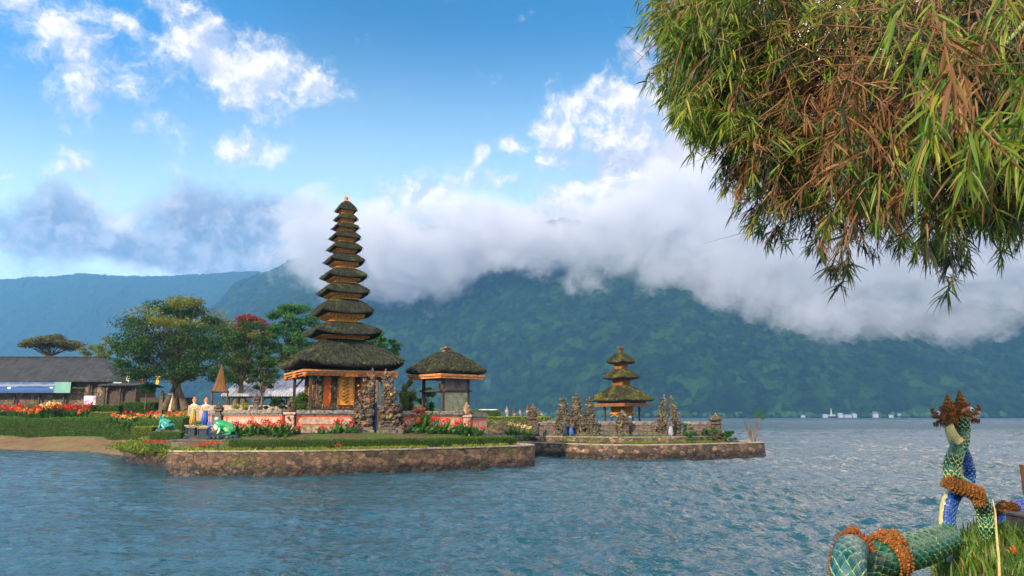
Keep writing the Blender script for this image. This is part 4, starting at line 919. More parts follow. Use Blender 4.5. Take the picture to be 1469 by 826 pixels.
# ---- garden buildings
def cone_hut():
    Y=62; x=X(313,Y); zb=lz(x,Y)-.4; ze=zat(313,562,Y)-zb; zt=zat(313,522,Y)-zb; w=34*Y/1050/1.35; r=empty('thatched_hut',(x,Y,zb),'small hut with steep cone shaped brown thatch on thin posts','hut',rz=R(20))
    m=MB(); n=28; vs=[];fs=[]
    prof=[(1.0,0),(.80,.10),(.6,.27),(.42,.48),(.22,.75),(.07,.95),(.02,1.0)]
    for f,t in prof:
        for v in square_ring(w*f,ze+(zt-ze)*t,0,8,.3): vs.append(v)
    for i in range(len(prof)-1):
        for q in range(32): a=i*32+q; b=i*32+(q+1)%32; fs.append((a,b,b+32,a+32))
    fs.append(tuple(range(31,-1,-1))); m.add(vs,fs); m.build('roof',thatch_mat('brown_thatch',(.10,.045,.02),(.26,.13,.06),(.16,.09,.04)),r)
    for sx in(-1,1):
        for sy in(-1,1): m=MB(); m.tube([(sx*w*.34,sy*w*.34,0),(sx*w*.42,sy*w*.42,ze+.1)],.07,6); m.build('post',M['bark'],r)
    m=MB(); m.box((0,0,ze),(w*.95,w*.95,.12)); m.build('eave_beam',M['darkwood'],r)
cone_hut()
def gable(name,x0,x1,Y,dep,zbase,zeave,zridge,label,cat,roofm,wallm,hipR=0,open_=False,ny=8,rz=0,over=.5,thick=.16):
    r=empty(name,((x0+x1)/2,Y,zbase),label,cat,rz=rz); L=x1-x0; ze=zeave-zbase; zr=zridge-zbase; yb=dep
    m=MB(); a=[(-L/2,-over,ze),(L/2,-over,ze),(L/2-hipR,dep/2,zr),(-L/2,dep/2,zr)]; b=[(-L/2,dep+over,ze),(L/2,dep+over,ze)]
    def slab(p): 
        q=[(v[0],v[1],v[2]-thick) for v in p]; n=len(p); m.add(list(p)+q,[tuple(range(n)),tuple(range(2*n-1,n-1,-1))]+[(i,i+n,(i+1)%n+n,(i+1)%n) for i in range(n)])
    slab(a); slab([a[3],a[2],b[1],b[0]]) 
    if hipR: slab([a[1],b[1],a[2]])
    rf=m.build('roof',roofm,r); m=MB(); m.box(((-hipR)/2,dep/2,zr+.02),(L-hipR,.35,.14)); m.build('ridge_cap',roofm,rf)
    if not open_:
        m=MB(); m.box((0,dep/2,ze/2-.4),(L-1.2,dep-.6,ze+.6)); m.build('wall',wallm,r)
    nps=max(2,int(L/2.6))
    for i in range(nps+1):
        for yy in ((0.0,dep) if open_ else (0,)):
            m=MB(); xx=-L/2+.5+(L-1.0)*i/nps; m.box((xx,yy,ze/2-.4),(.16,.16,ze+.7)); m.tube([(xx,yy,ze-.9),(xx+.7,yy,ze-.05)],.05,5); m.tube([(xx,yy,ze-.9),(xx-.7,yy,ze-.05)],.05,5); m.build('post',M['darkwood'],r)
    m=MB(); m.box((0,0,ze-.16),(L-.3,.18,.22)); m.build('eave_beam',M['darkwood'],r); return r
rub=stones_mat('rubble_wall',[(.16,.10,.07),(.08,.07,.05),(.28,.18,.13),(.05,.06,.03)],1.6,(.05,.05,.04),.08,wet=False)
YB=84; bl=gable('long_building',X(-60,YB),X(166,YB),YB,7,4.0,zat(60,546,YB),zat(60,509,YB),'long low building with weathered grey ribbed roof behind the flower beds','building',M['roofdark'],rub,hipR=4.2)
# banner with a painted lake scene
def mural():
    x0=X(-30,YB-.6); x1=X(98,YB-.6); z0=zat(50,563.5,YB-.6); z1=zat(50,548,YB-.6); m,T,b=new_mat('printed_lake_scene',rough=.6)
    g=T.node('ShaderNodeTexCoord').outputs['Object']; sp=T.node('ShaderNodeSeparateXYZ',{0:g}); x,y,z=sp.outputs
    n=T.noise(g,.9,5,.6).outputs[0]; h=T.ss(z,0,z1-z0)
    c=T.ramp(T.m('ADD',h,T.m('MULTIPLY_ADD',n,.5,-.25)),[(0,(.015,.06,.2)),(.35,(.025,.11,.33)),(.5,(.01,.03,.15)),(.62,(.02,.09,.28)),(.78,(.22,.26,.34)),(1,(.02,.09,.28))])
    v=T.node('ShaderNodeTexVoronoi',{'Scale':1.3}); T.l.new(g,v.inputs['Vector']); f=T.m('MULTIPLY',T.ss(v.outputs['Distance'],.34,.22),T.ss(h,.62,.5))
    c=T.mix(f,c,T.mix(T.node('ShaderNodeSeparateColor',{0:v.outputs['Color']}).outputs[0],(.8,.75,.5),(.75,.12,.12)))
    c=T.mix(T.ss(x,(x1-x0)*.80,(x1-x0)*.84),c,T.mix(n,(.05,.22,.20),(.20,.40,.35)))
    T.l.new(c,b.inputs['Base Color']); q=MB(); q.box(((x1-x0)/2,0,(z1-z0)/2),(x1-x0,.08,z1-z0)); o=q.build('banner',m); o.location=(x0,YB-.75,z0)
    tag(o,'long blue printed banner with a lake scene hung along the long building','banner')
mural()
m=MB(); x=X(165,YB-1.5); z=zat(165,556,YB-1.5); m.box((x,YB-1.6,z),(.95,.18,1.25)); sg=m.build('hanging_sign',plain('sign_frame_teal',(.25,.42,.38))); tag(sg,'pale framed sign board hanging at the end of the long building','sign')
m=MB(); m.box((x,YB-1.72,z),(.70,.05,1.0)); m.build('sign_face',plain('sign_face_cream',(.72,.68,.5)),sg); m=MB(); m.tube([(x-.08,YB-1.76,z-.25),(x+.02,YB-1.76,z),(x+.1,YB-1.76,z+.25)],.07,5); m.build('emblem',M['darkwood'],sg)
m=MB(); x0,x1=X(118,80),X(135,80); m.box(((x0+x1)/2,80,zat(126,574,80)),(x1-x0,.1,.95)); tag(m.build('notice_board',noisy('printed_notice',(.72,.66,.74),(.30,.14,.30),1.6,.6,0)),'small pale printed notice board standing behind the red flowers','sign')
gable('dark_outbuilding',X(140,80),X(198,80),80,5,4.0,zat(170,552,80),zat(170,548,80),'low dark timber outbuilding between the sign board and the big tree','building',M['roofdark'],M['darkwood'],thick=.1)
gable('open_pavilion',X(318,66),X(470,66),66,8,3.4,zat(380,566,66),zat(380,541,66),'long open pavilion with pale grey sheet roof behind the tall pagoda','pavilion',M['roofgrey'],None,open_=True)
m=MB(); m.box(((X(270,58)+X(420,58))/2,58,zat(350,583,58)-.5),(X(420,58)-X(270,58),.3,1.2)); tag(m.build('low_wall',M['pinkstone']),'plain low pinkish wall in front of the long open pavilion','wall')
m=MB(); m.box(((X(200,76)+X(275,76))/2,76,zat(240,573,76)-.4),(X(275,76)-X(200,76),.3,1.2)); tag(m.build('low_wall',M['darkwood']),'dark low wall running behind the trunk of the big tree','wall')
for px,lab in((244,'short white gate post nearest the big tree trunk'),(230,'short grey gate post to the side of the white one')):
    m=MB(); x=X(px,73); zb=lz(x,73); z1=zat(px,566,73); m.box((x,73,(zb+z1)/2),(.35,.35,z1-zb)); m.box((x,73,z1+.05),(.5,.5,.12)); m.lathe([(.14,0),(.2,.1),(.04,.35)],(x,73,z1+.1),8); tag(m.build('gate_post',M['cream'] if px==244 else M['stone_plain']),lab,'post','garden gate posts')
# pavilion with white roof far behind the causeway
gable('white_roofed_shed',X(686,150),X(713,150),150,4,1.5,zat(700,591,150),zat(700,587.5,150),'low shed with white roof far off behind the causeway','shed',M['white'],M['stone_plain'],thick=.25)
# ================================================================ near bank and serpent sculptures
def bank_z(X,Y):
    # the grassy lake bank the photographer stands on; it runs out to a point on the right
    ed=np.interp(X,[-9,2.2,3.0,3.4,3.9,4.6,6,14],[2.6,2.7,4.2,6.1,7.1,7.6,8.0,8.6]); d=ed-Y
    z=np.interp(d,[-1.2,-.35,0,.5,2,6],[-1.3,.6,1.28,1.42,1.38,1.2])
    z=z+np.interp(X,[2.2,3.4,6],[0,.30,.42])*np.clip(d+.6,0,1)
    return z+.10*(fbm(X,Y,.9,4,3)-.5)
Xg,Yg=np.meshgrid(np.linspace(-9,14,230),np.linspace(-6,10,170))
tag(grid_obj('lake_bank',Xg,Yg,bank_z(Xg,Yg),M['soil']),kind='structure')
def bz(x,y): return float(bank_z(np.array([x]),np.array([y]))[0])
def blades(n,xr,yr,L,mat,name,cond=None,wd=.05,curl=.5):
    x=rng.uniform(*xr,n); y=rng.uniform(*yr,n)
    if cond is not None: k=cond(x,y); x=x[k]; y=y[k]
    z=bank_z(x,y); n=len(x); a=rng.uniform(0,6.28,n); l=L*rng.uniform(.5,1.4,n); lean=rng.uniform(.15,1.0,n)
    d=np.stack([np.cos(a),np.sin(a),np.zeros(n)],-1); s=np.stack([-np.sin(a),np.cos(a),np.zeros(n)],-1); P=np.stack([x,y,z-.01],-1); w_=(l*wd)[:,None]
    up=np.array([0,0,1.]); p=[]
    for t,ww in((0,1.),(.4,.9),(.75,.6),(1,.05)):
        c=P+up*(l*(t-curl*.35*t*t*lean))[:,None]+d*(l*lean*t*t*.8)[:,None]; p+=[c-s*w_*ww,c+s*w_*ww]
    co=np.stack(p,1).reshape(-1,3); b=np.arange(n)[:,None]*8
    f=np.concatenate([b+np.array([[0,1,3,2]]),b+np.array([[2,3,5,4]]),b+np.array([[4,5,7,6]])],0)
    return mesh_np(name,co,f,mat)
gr=leafmat('bank_grass_blade',[(.03,.09,.01),(.07,.17,.015),(.16,.26,.025)],.5,.4,.35); gr2=leafmat('dry_bank_blade',[(.25,.17,.06),(.40,.30,.12),(.16,.12,.04)],.6,.3,.3)
onb=lambda x,y:(fbm(x,y,.5,3,8)>.34)&(bank_z(x,y)>1.05)
tag(blades(42000,(1.5,9),(2.4,8.6),.13,gr,'bank_grass',onb,.05),'tufted green grass covering the near bank under the serpent sculptures','grass',kind='stuff')
tag(blades(5000,(2.5,8),(3.0,8.2),.10,gr2,'dry_grass',onb,.05),'dry straw coloured blades scattered through the green bank grass','grass',kind='stuff')
# scaled body -----------------------------------------------------
def rimmat(name,deep,mid,rim,rough=.36):
    m,T,b=new_mat(name,rough=rough,spec=.5); a=T.node('ShaderNodeAttribute'); a.attribute_name='rim'; f=a.outputs['Fac']
    g=T.node('ShaderNodeTexCoord').outputs['Object']; n=T.noise(g,14,5,.7).outputs[0]
    c=T.mix(T.ss(f,.35,1.0),deep,mid); c=T.mix(T.ss(f,.90,.99,0,.95),c,rim); c=T.mix(T.ss(n,.52,.70,0,.6),c,tuple(q*.3 for q in deep))
    T.l.new(c,b.inputs['Base Color']); bp=T.node('ShaderNodeBump',{'Strength':.5,'Distance':.003,'Height':n}); T.l.new(bp.outputs[0],b.inputs['Normal']); return m
GREEN=rimmat('green_scales',(.004,.045,.04),(.01,.12,.07),(.42,.42,.08)); BLUE=rimmat('blue_scales',(.004,.02,.13),(.01,.06,.36),(.10,.30,.45))
TEAL=rimmat('teal_scales',(.003,.04,.05),(.012,.12,.12),(.45,.48,.16)); BRIGHT=rimmat('bright_blue_scales',(.005,.03,.30),(.015,.08,.62),(.10,.28,.75))
NG=carved_mat('gilded_serpent_ornament',(.52,.21,.045),(.035,.010,.005),38,.016); NGR=carved_mat('red_gilded_serpent_ornament',(.42,.13,.035),(.03,.009,.006),42,.012)
BELLY=noisy('ochre_belly',(.55,.42,.16),(.30,.30,.14),12,.35,.004,(.12,.20,.16),5,(.55,.7),.5)
def frames(pts,rad,step):
    P=smooth_path(pts,step); n0=len(pts); L=[0]
    for a,b in zip(pts,pts[1:]): L.append(L[-1]+(Vector(b)-Vector(a)).length)
    out=[];up=Vector((0,0,1)); s=0; prev=None
    for i,p in enumerate(P):
        t=(P[min(i+1,len(P)-1)]-P[max(i-1,0)]).normalized()
        if i==0:
            up=Vector((0,-1,0)); 
        up=(up-t*up.dot(t)).normalized()
        if prev is not None: s+=(p-prev).length
        prev=p; r=float(np.interp(s,L,rad)); out.append((p,t,up.copy(),t.cross(up),r,s))
    return out
def scaled_body(name,pts,rad,mat,parent,ss,flip=1,belly=None,bw=.5,step=.02):
    """tube along pts carrying overlapping raised scales; belly = angle of a smooth segmented strip"""
    Fm=frames(pts,rad,step); vs=[];fs=[];rim=[]
    seg=28
    for (p,t,u,b,r,s) in Fm:
        for k in range(seg):
            a=2*math.pi*k/seg; vs.append(p+(u*math.cos(a)+b*math.sin(a))*r*.985); rim.append(0)
    for i in range(len(Fm)-1):
        for k in range(seg):
            q=i*seg+k; w_=i*seg+(k+1)%seg; fs.append((q,w_,w_+seg,q+seg))
    fs.append(tuple(range(seg-1,-1,-1))); fs.append(tuple(range((len(Fm)-1)*seg,len(Fm)*seg)))
    tot=Fm[-1][5]; S=[f[5] for f in Fm]; row=0; s=0
    while s<tot:
        i=min(len(Fm)-1,int(np.searchsorted(S,s))); r0=Fm[i][4]; sp=ss*r0/rad[0] if False else ss; n=max(6,round(2*math.pi*r0/(sp*1.05)))
        for k in range(n):
            a=2*math.pi*(k+.5*(row%2))/n
            if belly is not None:
                da=(a-belly+math.pi)%(2*math.pi)-math.pi
                if abs(da)<bw*.9: continue
            base=len(vs); half=math.pi/n*1.06
            for (ds,da,h,rm) in SC:
                sq=min(max(s+flip*ds*sp,0),tot); j=min(len(Fm)-1,int(np.searchsorted(S,sq))); p,t,u,b,r,_=Fm[j]; aa=a+da*half
                vs.append(p+(u*math.cos(aa)+b*math.sin(aa))*(r+h*sp)); rim.append(rm)
            fs+= [tuple(base+q for q in f) for f in SCF]
        s+=sp*.62; row+=1
    m=MB(); m.v=[tuple(v) for v in vs]; m.f=fs; m.mi=[0]*len(fs); o=m.build(name,mat,parent,True)
    at_=o.data.attributes.new('rim','FLOAT','POINT'); at_.data.foreach_set('value',np.array(rim,np.float32))
    if belly is not None:
        m=MB(); vs=[];k=0
        for (p,t,u,b,r,s) in Fm:
            bulge=.10+.07*abs(math.sin(s/(ss*.95)*math.pi/1.6))
            for da in np.linspace(-bw,bw,7): vs.append(p+(u*math.cos(belly+da)+b*math.sin(belly+da))*r*(1.0+bulge*(1-(da/bw)**4)))
        fs=[]
        for i in range(len(Fm)-1):
            for q in range(6): a=i*7+q; fs.append((a,a+1,a+8,a+7))
        m.add(vs,fs); m.build('belly',BELLY,parent,True)
    return Fm
# one scale: root at ds=0, rounded tip at ds=1.1, slightly raised
SC=[];SCF=[]
def mkscale():
    K=7
    for j,(q,h) in enumerate([(0.0,.02),(.55,.10),(.82,.15),(1.0,.145),(1.02,.0)]):
        for k in range(K):
            th=-math.pi/2+math.pi*k/(K-1); ds=.12+math.cos(th)*q*1.0; da=math.sin(th)*min(1,q)*1.0
            SC.append((ds,da,h*(1 if q<1.01 else 0)-.0+.03*math.cos(th),min(1,q) if math.cos(th)>.05 else q*.8))
    for j in range(4):
        for k in range(K-1): a=j*K+k; SCF.append((a,a+1,a+K+1,a+K))
mkscale()
def collar(parent,F,s0,s1,name='collar',mat=None,r_add=.02,crest=True,petals=10,seed=0):
    """gilded band round a body between arc lengths s0 and s1, beaded and ridged, with a crest on top"""
    mat=mat or NG; Fr=[f for f in F if s0<=f[5]<=s1]; m=MB(); seg=28; vs=[];fs=[];random.seed(seed)
    for i,(p,t,u,b,r,s) in enumerate(Fr):
        q=i/(len(Fr)-1); e=r_add*(.6+.5*abs(math.sin(q*math.pi*3)))+.004
        for k in range(seg): a=2*math.pi*k/seg; vs.append(p+(u*math.cos(a)+b*math.sin(a))*(r+e))
    for i in range(len(Fr)-1):
        for k in range(seg): x=i*seg+k; y=i*seg+(k+1)%seg; fs.append((x,y,y+seg,x+seg))
    m.add(vs,fs)
    for fr in (Fr[0],Fr[len(Fr)//2],Fr[-1]):
        p,t,u,b,r,s=fr; nb=max(14,int(2*math.pi*r/.022))
        for k in range(nb): a=2*math.pi*k/nb; m.ico(p+(u*math.cos(a)+b*math.sin(a))*(r+r_add*1.1),.011)
    band=m.build(name,mat,parent,True)
    if crest:
        p,t,u,b,r,s=Fr[len(Fr)//2]; top=Vector((0,0,1)); top=(top-t*top.dot(t)).normalized(); sd=t.cross(top); m=MB()
        for k in range(petals):
            a=-.75+1.5*k/(petals-1); d=(top*math.cos(a)+sd*math.sin(a))
            for tt in(-1,0,1):
                c=p+d*(r+.012)+t*tt*(s1-s0)*.38; o=d*(.05 if tt==0 else .035)+t*tt*.03+Vector((random.uniform(-.01,.01),)*3)
                m.tube([c,c+o*.6+t*.012,c+o*1.2],[.024,.02,.006],6); m.ico(c+o*.5,(.024,.022,.02),jit=.3)
        m.ico(p+top*(r+.05),(.035,.035,.03),sub=2); m.build('crest',mat,band)
    return band
def nx(px,py,Y): return at(px,py,Y)
# --- low coiling green body
YN=6.4
g1=empty('coiling_serpent',nx(1230,826,5.2),'coiling green scaled serpent body with gilded collars lying along the grassy bank','sculpture')
def loc(parent,pts): return [Vector(p)-parent.location for p in pts]
def px2m(px,Y): return px*Y/FPX
A=loc(g1,[nx(1216,905,4.75),nx(1216,850,4.9),nx(1217,812,5.0),nx(1221,789,5.25),nx(1236,800,5.6)])
FA=scaled_body('body',A,[px2m(23,4.8),px2m(22,4.9),px2m(21,5),px2m(19,5.2),px2m(15,5.6)],TEAL,g1,.062,1,None)
B=loc(g1,[nx(1218,840,5.7),nx(1247,812,5.72),nx(1285,796,5.8),nx(1322,786,5.95),nx(1342,778,6.05),nx(1362,770,6.15)])
FB=scaled_body('body',B,[px2m(21,5.6),px2m(24,5.7),px2m(24,5.8),px2m(22,6),px2m(20,6.1),px2m(16,6.2)],GREEN,g1,.062,1,None)
collar(g1,FB,.34,.47,'collar',NG,.030,True,7,1)
# frill running along the outside of the near coil
m=MB()
for (p,t,u,b,r,s) in FA[::2]:
    for sg_ in(1,):
        c=p+Vector((-r*1.02,.03,0)); m.tube([c,c+Vector((-.02,.0,.012))],[.017,.006],6)
        c=p+Vector((r*.96,.0,0)); m.ico(c,(.014,.014,.014))
m.build('frill',NG,g1)
p,t,u,b,r,s=FA[int(len(FA)*.72)]
m=MB(); random.seed(4)
for k in range(15):
    a=-1.5+3.0*k/14; d=Vector((math.sin(a),0,math.cos(a))); c=p+d*(r+.012)
    for yy in(-.04,0,.04): m.ico(c+Vector((0,yy,0)),(.026,.022,.02),jit=.3); m.cone(c+Vector((0,yy,0)),d*.045+Vector((0,yy*.4,0)),.014)
m.ico(p+Vector((0,0,r+.05)),(.05,.04,.03),sub=2); m.build('crest',NGR,g1)
# --- entwined upright pair
def pair():
    g=empty('serpent_pair',nx(1385,772,YN),'two entwined upright serpents, one green one blue, with gilded crowned heads','sculpture')
    Q=lambda *a:loc(g,[nx(x,y,YN+d) for x,y,d in a])
    Gp=Q((1417,800,0),(1417,770,0),(1414,742,0),(1404,714,-.02),(1385,699,-.10),(1368,686,-.10),(1366,668,-.09),(1372,648,-.08),(1380,630,-.02),(1381,612,.0),(1380,598,.0))
    r=[px2m(q,YN) for q in (9.5,9.5,9.5,9.5,10,10,10,9.5,9,8.5,8)]
    FG=scaled_body('green_body',Gp,r,GREEN,g,.040,1,R(120) if False else None)
    Bp=Q((1360,806,.0),(1360,770,0),(1359,745,0),(1363,720,0),(1374,702,.06),(1387,688,.10),(1387,668,.10),(1380,648,.10),(1370,630,.08),(1365,615,.06),(1363,600,.02))
    FBl=scaled_body('blue_body',Bp,[px2m(q,YN) for q in (9.5,9.5,9.5,9.5,9.5,9.5,9,8.5,8.5,8,7.5)],BLUE,g,.034,1,math.pi/2*0+R(270),.62)
    # waist ornament where they cross
    m=MB(); random.seed(8); c0=Q((1380,702,-.14))[0]
    for k in range(9):
        f=k/8; c=c0+Vector((-.12+.25*f,-.02,.055-.09*f)); 
        for q in range(7):
            a=-1.3+2.6*q/6; m.ico(c+Vector((.0,-.038*math.cos(a),.048*math.sin(a))),(.015,.013,.015),jit=.25)
        m.tube([c+Vector((.01,.0,.06)),c+Vector((.012,-.045,.035)),c+Vector((.012,-.054,0)),c+Vector((.01,-.042,-.04)),c+Vector((0,.0,-.064))],.008,6)
    m.tube([c0+Vector((-.14,.03,.06)),c0+Vector((0,-.0,.0)),c0+Vector((.14,.03,-.05))],[.04,.052,.045],12)
    for q in range(5): m.cone(c0+Vector((.06+.02*q,-.04,-.08)),Vector((.01,-.01,-.06)),.015)
    m.build('waist_ornament',NG,g)
    # heads
    def head(c,face,name,rz,mat):
        h=empty(name,c); h.parent=g; h.rotation_euler=(0,0,rz); h.scale=(.88,.88,.88)   # face looks along local +x
        m=MB(); m.ico((0,0,.02),(.085,.062,.07),sub=3); m.ico((.085,0,.0),(.06,.045,.032),(0,.15,0),sub=2); m.ico((.07,0,-.045),(.05,.035,.016),(0,.35,0),sub=2); m.ico((-.02,0,-.055),(.06,.055,.05),sub=2); m.build('skull',mat,h,True)
        m=MB(); m.lathe([(.058,.05),(.072,.065),(.054,.085),(.060,.10),(.040,.118),(.046,.135),(.028,.155),(.030,.168),(.016,.19),(.004,.225)],(-.02,0,0),12); 
        for q in range(12): a=q*.5236; m.cone((-.02+.066*math.cos(a),.066*math.sin(a),.065),(.02*math.cos(a),.02*math.sin(a),.035),.013)
        m.build('crown',NG,h)
        m=MB()
        for s_ in(-1,1):
            m=MB()
            for q in range(5):
                m.tube([(-.03-.010*q,s_*.045,.04-.024*q),(-.04-.014*q,s_*.068,.05-.026*q),(-.06-.01*q,s_*.060,.062-.03*q)],[.013,.011,.003],6)
            m.ico((.01,s_*.062,-.01),(.03,.014,.03),jit=.2,sub=2); m.build('side_plume',NG,h)
        m=MB()
        for q in range(8): m.cone((.04+.012*q,random.uniform(-.02,.02),-.06),(.0,0,-.05),.012)
        for q in range(4): m.ico((-.07,random.uniform(-.04,.04),random.uniform(-.08,.0)),(.026,.026,.02),jit=.3)
        m.tube([(.10,0,.02),(.14,0,.045),(.135,0,.07),(.115,0,.07)],[.02,.016,.012,.008],8); m.build('mane',NG,h)
        for s_ in(-1,1):
            m=MB(); m.ico((.055,s_*.044,.03),(.021,.015,.021),sub=2); e=m.build('eye',M['white'],h,True); m=MB(); m.ico((.062,s_*.056,.03),(.010,.006,.010),sub=2); m.build('pupil',M['black'],e) if False else m.build('pupil',M['black'],h)
            for q in range(3): m=MB()
        m=MB()
        for s_ in(-1,1):
            for q in range(4): m.cone((.07+.018*q,s_*.026,-.022),(0,0,-.02),.006)
        m.build('teeth',M['white'],h)
    head(Q((1383,592,.0))[0],1,'head',R(-18),noisy('black_blue_head',(.55,.20,.05),(.02,.035,.05),14,.35,.003,spec=.5))
    head(Q((1359,597,.0))[0],1,'head',R(128),NGR)
    # cream throat shield of the head turned away
    m=MB(); P=Q((1362,612,-.06),(1368,624,-.10),(1377,634,-.12)); Pp=smooth_path([tuple(q) for q in P],.012)
    for i,q in enumerate(Pp): m.ico(q,(.042,.026,.012),(0,R(-38),0),sub=2)
    m.build('throat_shield',BELLY,g,True)
    m=MB(); m.box(loc(g,[nx(1388,790,YN)])[0],(.42,.28,.16)); m.build('footing',noisy('green_cement_footing',(.20,.24,.16),(.10,.14,.10),8,.8,.01),g)
pair()
# --- blue serpent behind, half hidden by a grey box
gb=empty('serpent_coil',nx(1452,770,7.2),'bright blue scaled serpent coil with a gilded crest at the edge of the grass','sculpture')
Bc=loc(gb,[nx(1444,800,7.2),nx(1444,768,7.2),nx(1449,744,7.25),nx(1464,733,7.35),nx(1490,742,7.5),nx(1505,775,7.6)])
FC=scaled_body('body',Bc,[px2m(13,7.2),px2m(14,7.2),px2m(14.5,7.2),px2m(14.5,7.3),px2m(14,7.4),px2m(13,7.5)],BRIGHT,gb,.04,1,None)
collar(gb,FC,.32,.42,'collar',NG,.014,True,11,5)
m=MB(); c=nx(1478,750,6.7); m.box(c,(.26,.24,.13)); m.box(c+Vector((0,0,.07)),(.29,.27,.018)); m.box(c+Vector((0,0,-.25)),(.2,.18,.4)); tag(m.build('stone_block',noisy('dark_grey_block',(.07,.065,.065),(.035,.033,.034),12,.8,.005)),'dark grey stone block in the grass before the blue serpent coil','block')
m=MB(); c=nx(1471,690,7.6); m.box(c,(.05,.05,.28)); m.box(c+Vector((0,0,.15)),(.055,.055,.02)); m.box(c+Vector((.0,0,-.45)),(.035,.035,.65)); tag(m.build('marker_post',plain('orange_post_paint',(.62,.17,.03))),'thin orange marker post standing behind the blue serpent coil','post')
m=MB(); c=nx(1452,792,5.9); 
for q in range(3): m.ico(c+Vector((.02*q-.02,.0,.012*q)),(.035,.02,.010),(.5,.6+q*.3,0),jit=.2)
tag(m.build('fallen_flower',M['orangepet']),'small fallen orange flower lying in the bank grass','flower')
m=MB(); m.tube([nx(1434,828,5.0),nx(1433,800,5.0),nx(1430,770,5.02),nx(1428,735,5.05),nx(1424,716,5.1)],[.008,.008,.007,.005,.002],6); st=m.build('grass_stalk',noisy('straw_stalk',(.55,.40,.18),(.40,.28,.10),20,.6,0)); tag(st,'single tall straw coloured stalk rising from the bank grass','stalk')
# ================================================================ vegetation
def clump_leaves(c,rad,n,size,flat=.55,up=.5,aspect=.5):
    d=unit(rng.normal(size=(n,3))); r=rng.uniform(.35,1.0,n)**.5; P=np.array(c)+d*r[:,None]*np.array([rad,rad,rad*flat])*(1+.25*rng.normal(size=(n,1))); 
    return leaf_quads(P,size,aspect,up,d*.6+np.array([0,0,.2]),.8)
def join(parts):
    co=np.concatenate([p[0] for p in parts]); o=0; fs=[]
    for p in parts: fs.append(p[1]+o); o+=len(p[0])
    return co,np.concatenate(fs)
def tree(name,x,y,zb,H,W,label,mats,tipfrac=.0,z0=.35,nc=46,per=420,ls=.22,tr=.22,flat=.5,cat='tree',shape='dome',trunks=1,D=None,off=(0,0),group=None,seed=1,tipname='blossom',gap=1.0):
    r=empty(name,(x,y,zb),label,cat,group); rs=random.Random(seed); D=D or W; main=[];tips=[]; tm=MB(); C=[]
    for i in range(nc):
        for _ in range(30):
            a=rs.uniform(0,6.283); q=rs.random()**.45; f=rs.uniform(0,1)
            if shape=='dome': 
                zz=z0+(1-z0)*f; lim=math.sqrt(max(0,1-((f-.25)/.78)**2)) if f>.25 else .82+.18*f/.25
            elif shape=='umbrella': zz=z0+(1-z0)*(.55+.45*f*(1-q*q)); lim=1
            elif shape=='column': zz=z0+(1-z0)*f; lim=math.sin(max(.08,min(1,(1-f)*1.1+.05))*math.pi*.5)
            else: zz=z0+(1-z0)*f; lim=math.sin(math.pi*(.12+.8*f))
            c=Vector((off[0]*f+math.cos(a)*q*lim*W*.5,off[1]*f+math.sin(a)*q*lim*D*.5,zz*H))
            if all((c-k).length>W*.075*gap for k in C): break
        C.append(c)
    zc=max(c.z for c in C)
    for i,c in enumerate(C):
        rad=W*rs.uniform(.06,.15); l=clump_leaves(c,rad,int(per*rs.uniform(.6,1.3)),ls,flat)
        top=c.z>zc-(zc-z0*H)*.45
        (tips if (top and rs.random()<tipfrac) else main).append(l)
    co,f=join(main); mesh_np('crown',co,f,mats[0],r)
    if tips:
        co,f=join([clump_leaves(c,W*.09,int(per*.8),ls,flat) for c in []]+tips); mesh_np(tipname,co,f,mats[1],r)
    for t in range(trunks):
        dx=(t-(trunks-1)/2)*tr*2.2; th=z0*H*.9; a0=rs.uniform(0,6)
        tm.tube([(dx*1.6,0,-.3),(dx*.9,.0,th*.35),(dx*.4+tr*.5*math.cos(a0),tr*.4,th*.7),(off[0]*.3,off[1]*.3,th*1.15)],[tr*1.5,tr,tr*.85,tr*.7],8,False)
    S=sorted(C,key=lambda c:rs.random())[:max(8,nc//2)]
    for c in S:
        st=Vector((off[0]*.3,off[1]*.3,z0*H*.9*rs.uniform(.7,1.1))); mid=(st+c)/2+Vector((rs.uniform(-.1,.1)*W*.3,rs.uniform(-.1,.1)*W*.3,H*.04)); tm.tube([st,mid,c],[tr*.45,tr*.25,tr*.08],5,False)
    tm.build('trunk',M['bark'],r,True); return r
def ptree(name,px,pyb,pyt,wpx,Y,label,mats,**k):
    x=X(px,Y); zb=zat(px,pyb,Y); H=zat(px,pyt,Y)-zb; return tree(name,x,Y,zb-.2,H+.2,wpx*Y/FPX,label,mats,**k)
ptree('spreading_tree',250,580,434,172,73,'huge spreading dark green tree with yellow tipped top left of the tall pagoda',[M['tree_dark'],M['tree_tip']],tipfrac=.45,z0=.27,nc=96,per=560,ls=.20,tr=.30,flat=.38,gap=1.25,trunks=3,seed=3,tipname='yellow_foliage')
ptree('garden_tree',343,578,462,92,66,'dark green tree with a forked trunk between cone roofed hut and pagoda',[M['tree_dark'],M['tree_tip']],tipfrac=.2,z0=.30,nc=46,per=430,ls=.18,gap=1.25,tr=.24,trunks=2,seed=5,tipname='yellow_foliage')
ptree('flame_tree',352,578,455,70,92,'tree with dusky red blossom on top behind the big dark trees',[M['tree_dark'],M['pinkpet']],tipfrac=.85,z0=.45,nc=44,per=340,ls=.24,tr=.22,seed=6)
ptree('feathery_tree',412,575,441,88,82,'bright green feathery tree right behind the lower roofs of the tall pagoda',[M['tree_green'],M['tree_dark']],tipfrac=.1,z0=.38,nc=62,per=300,ls=.24,tr=.22,flat=.35,seed=7,tipname='dark_foliage')
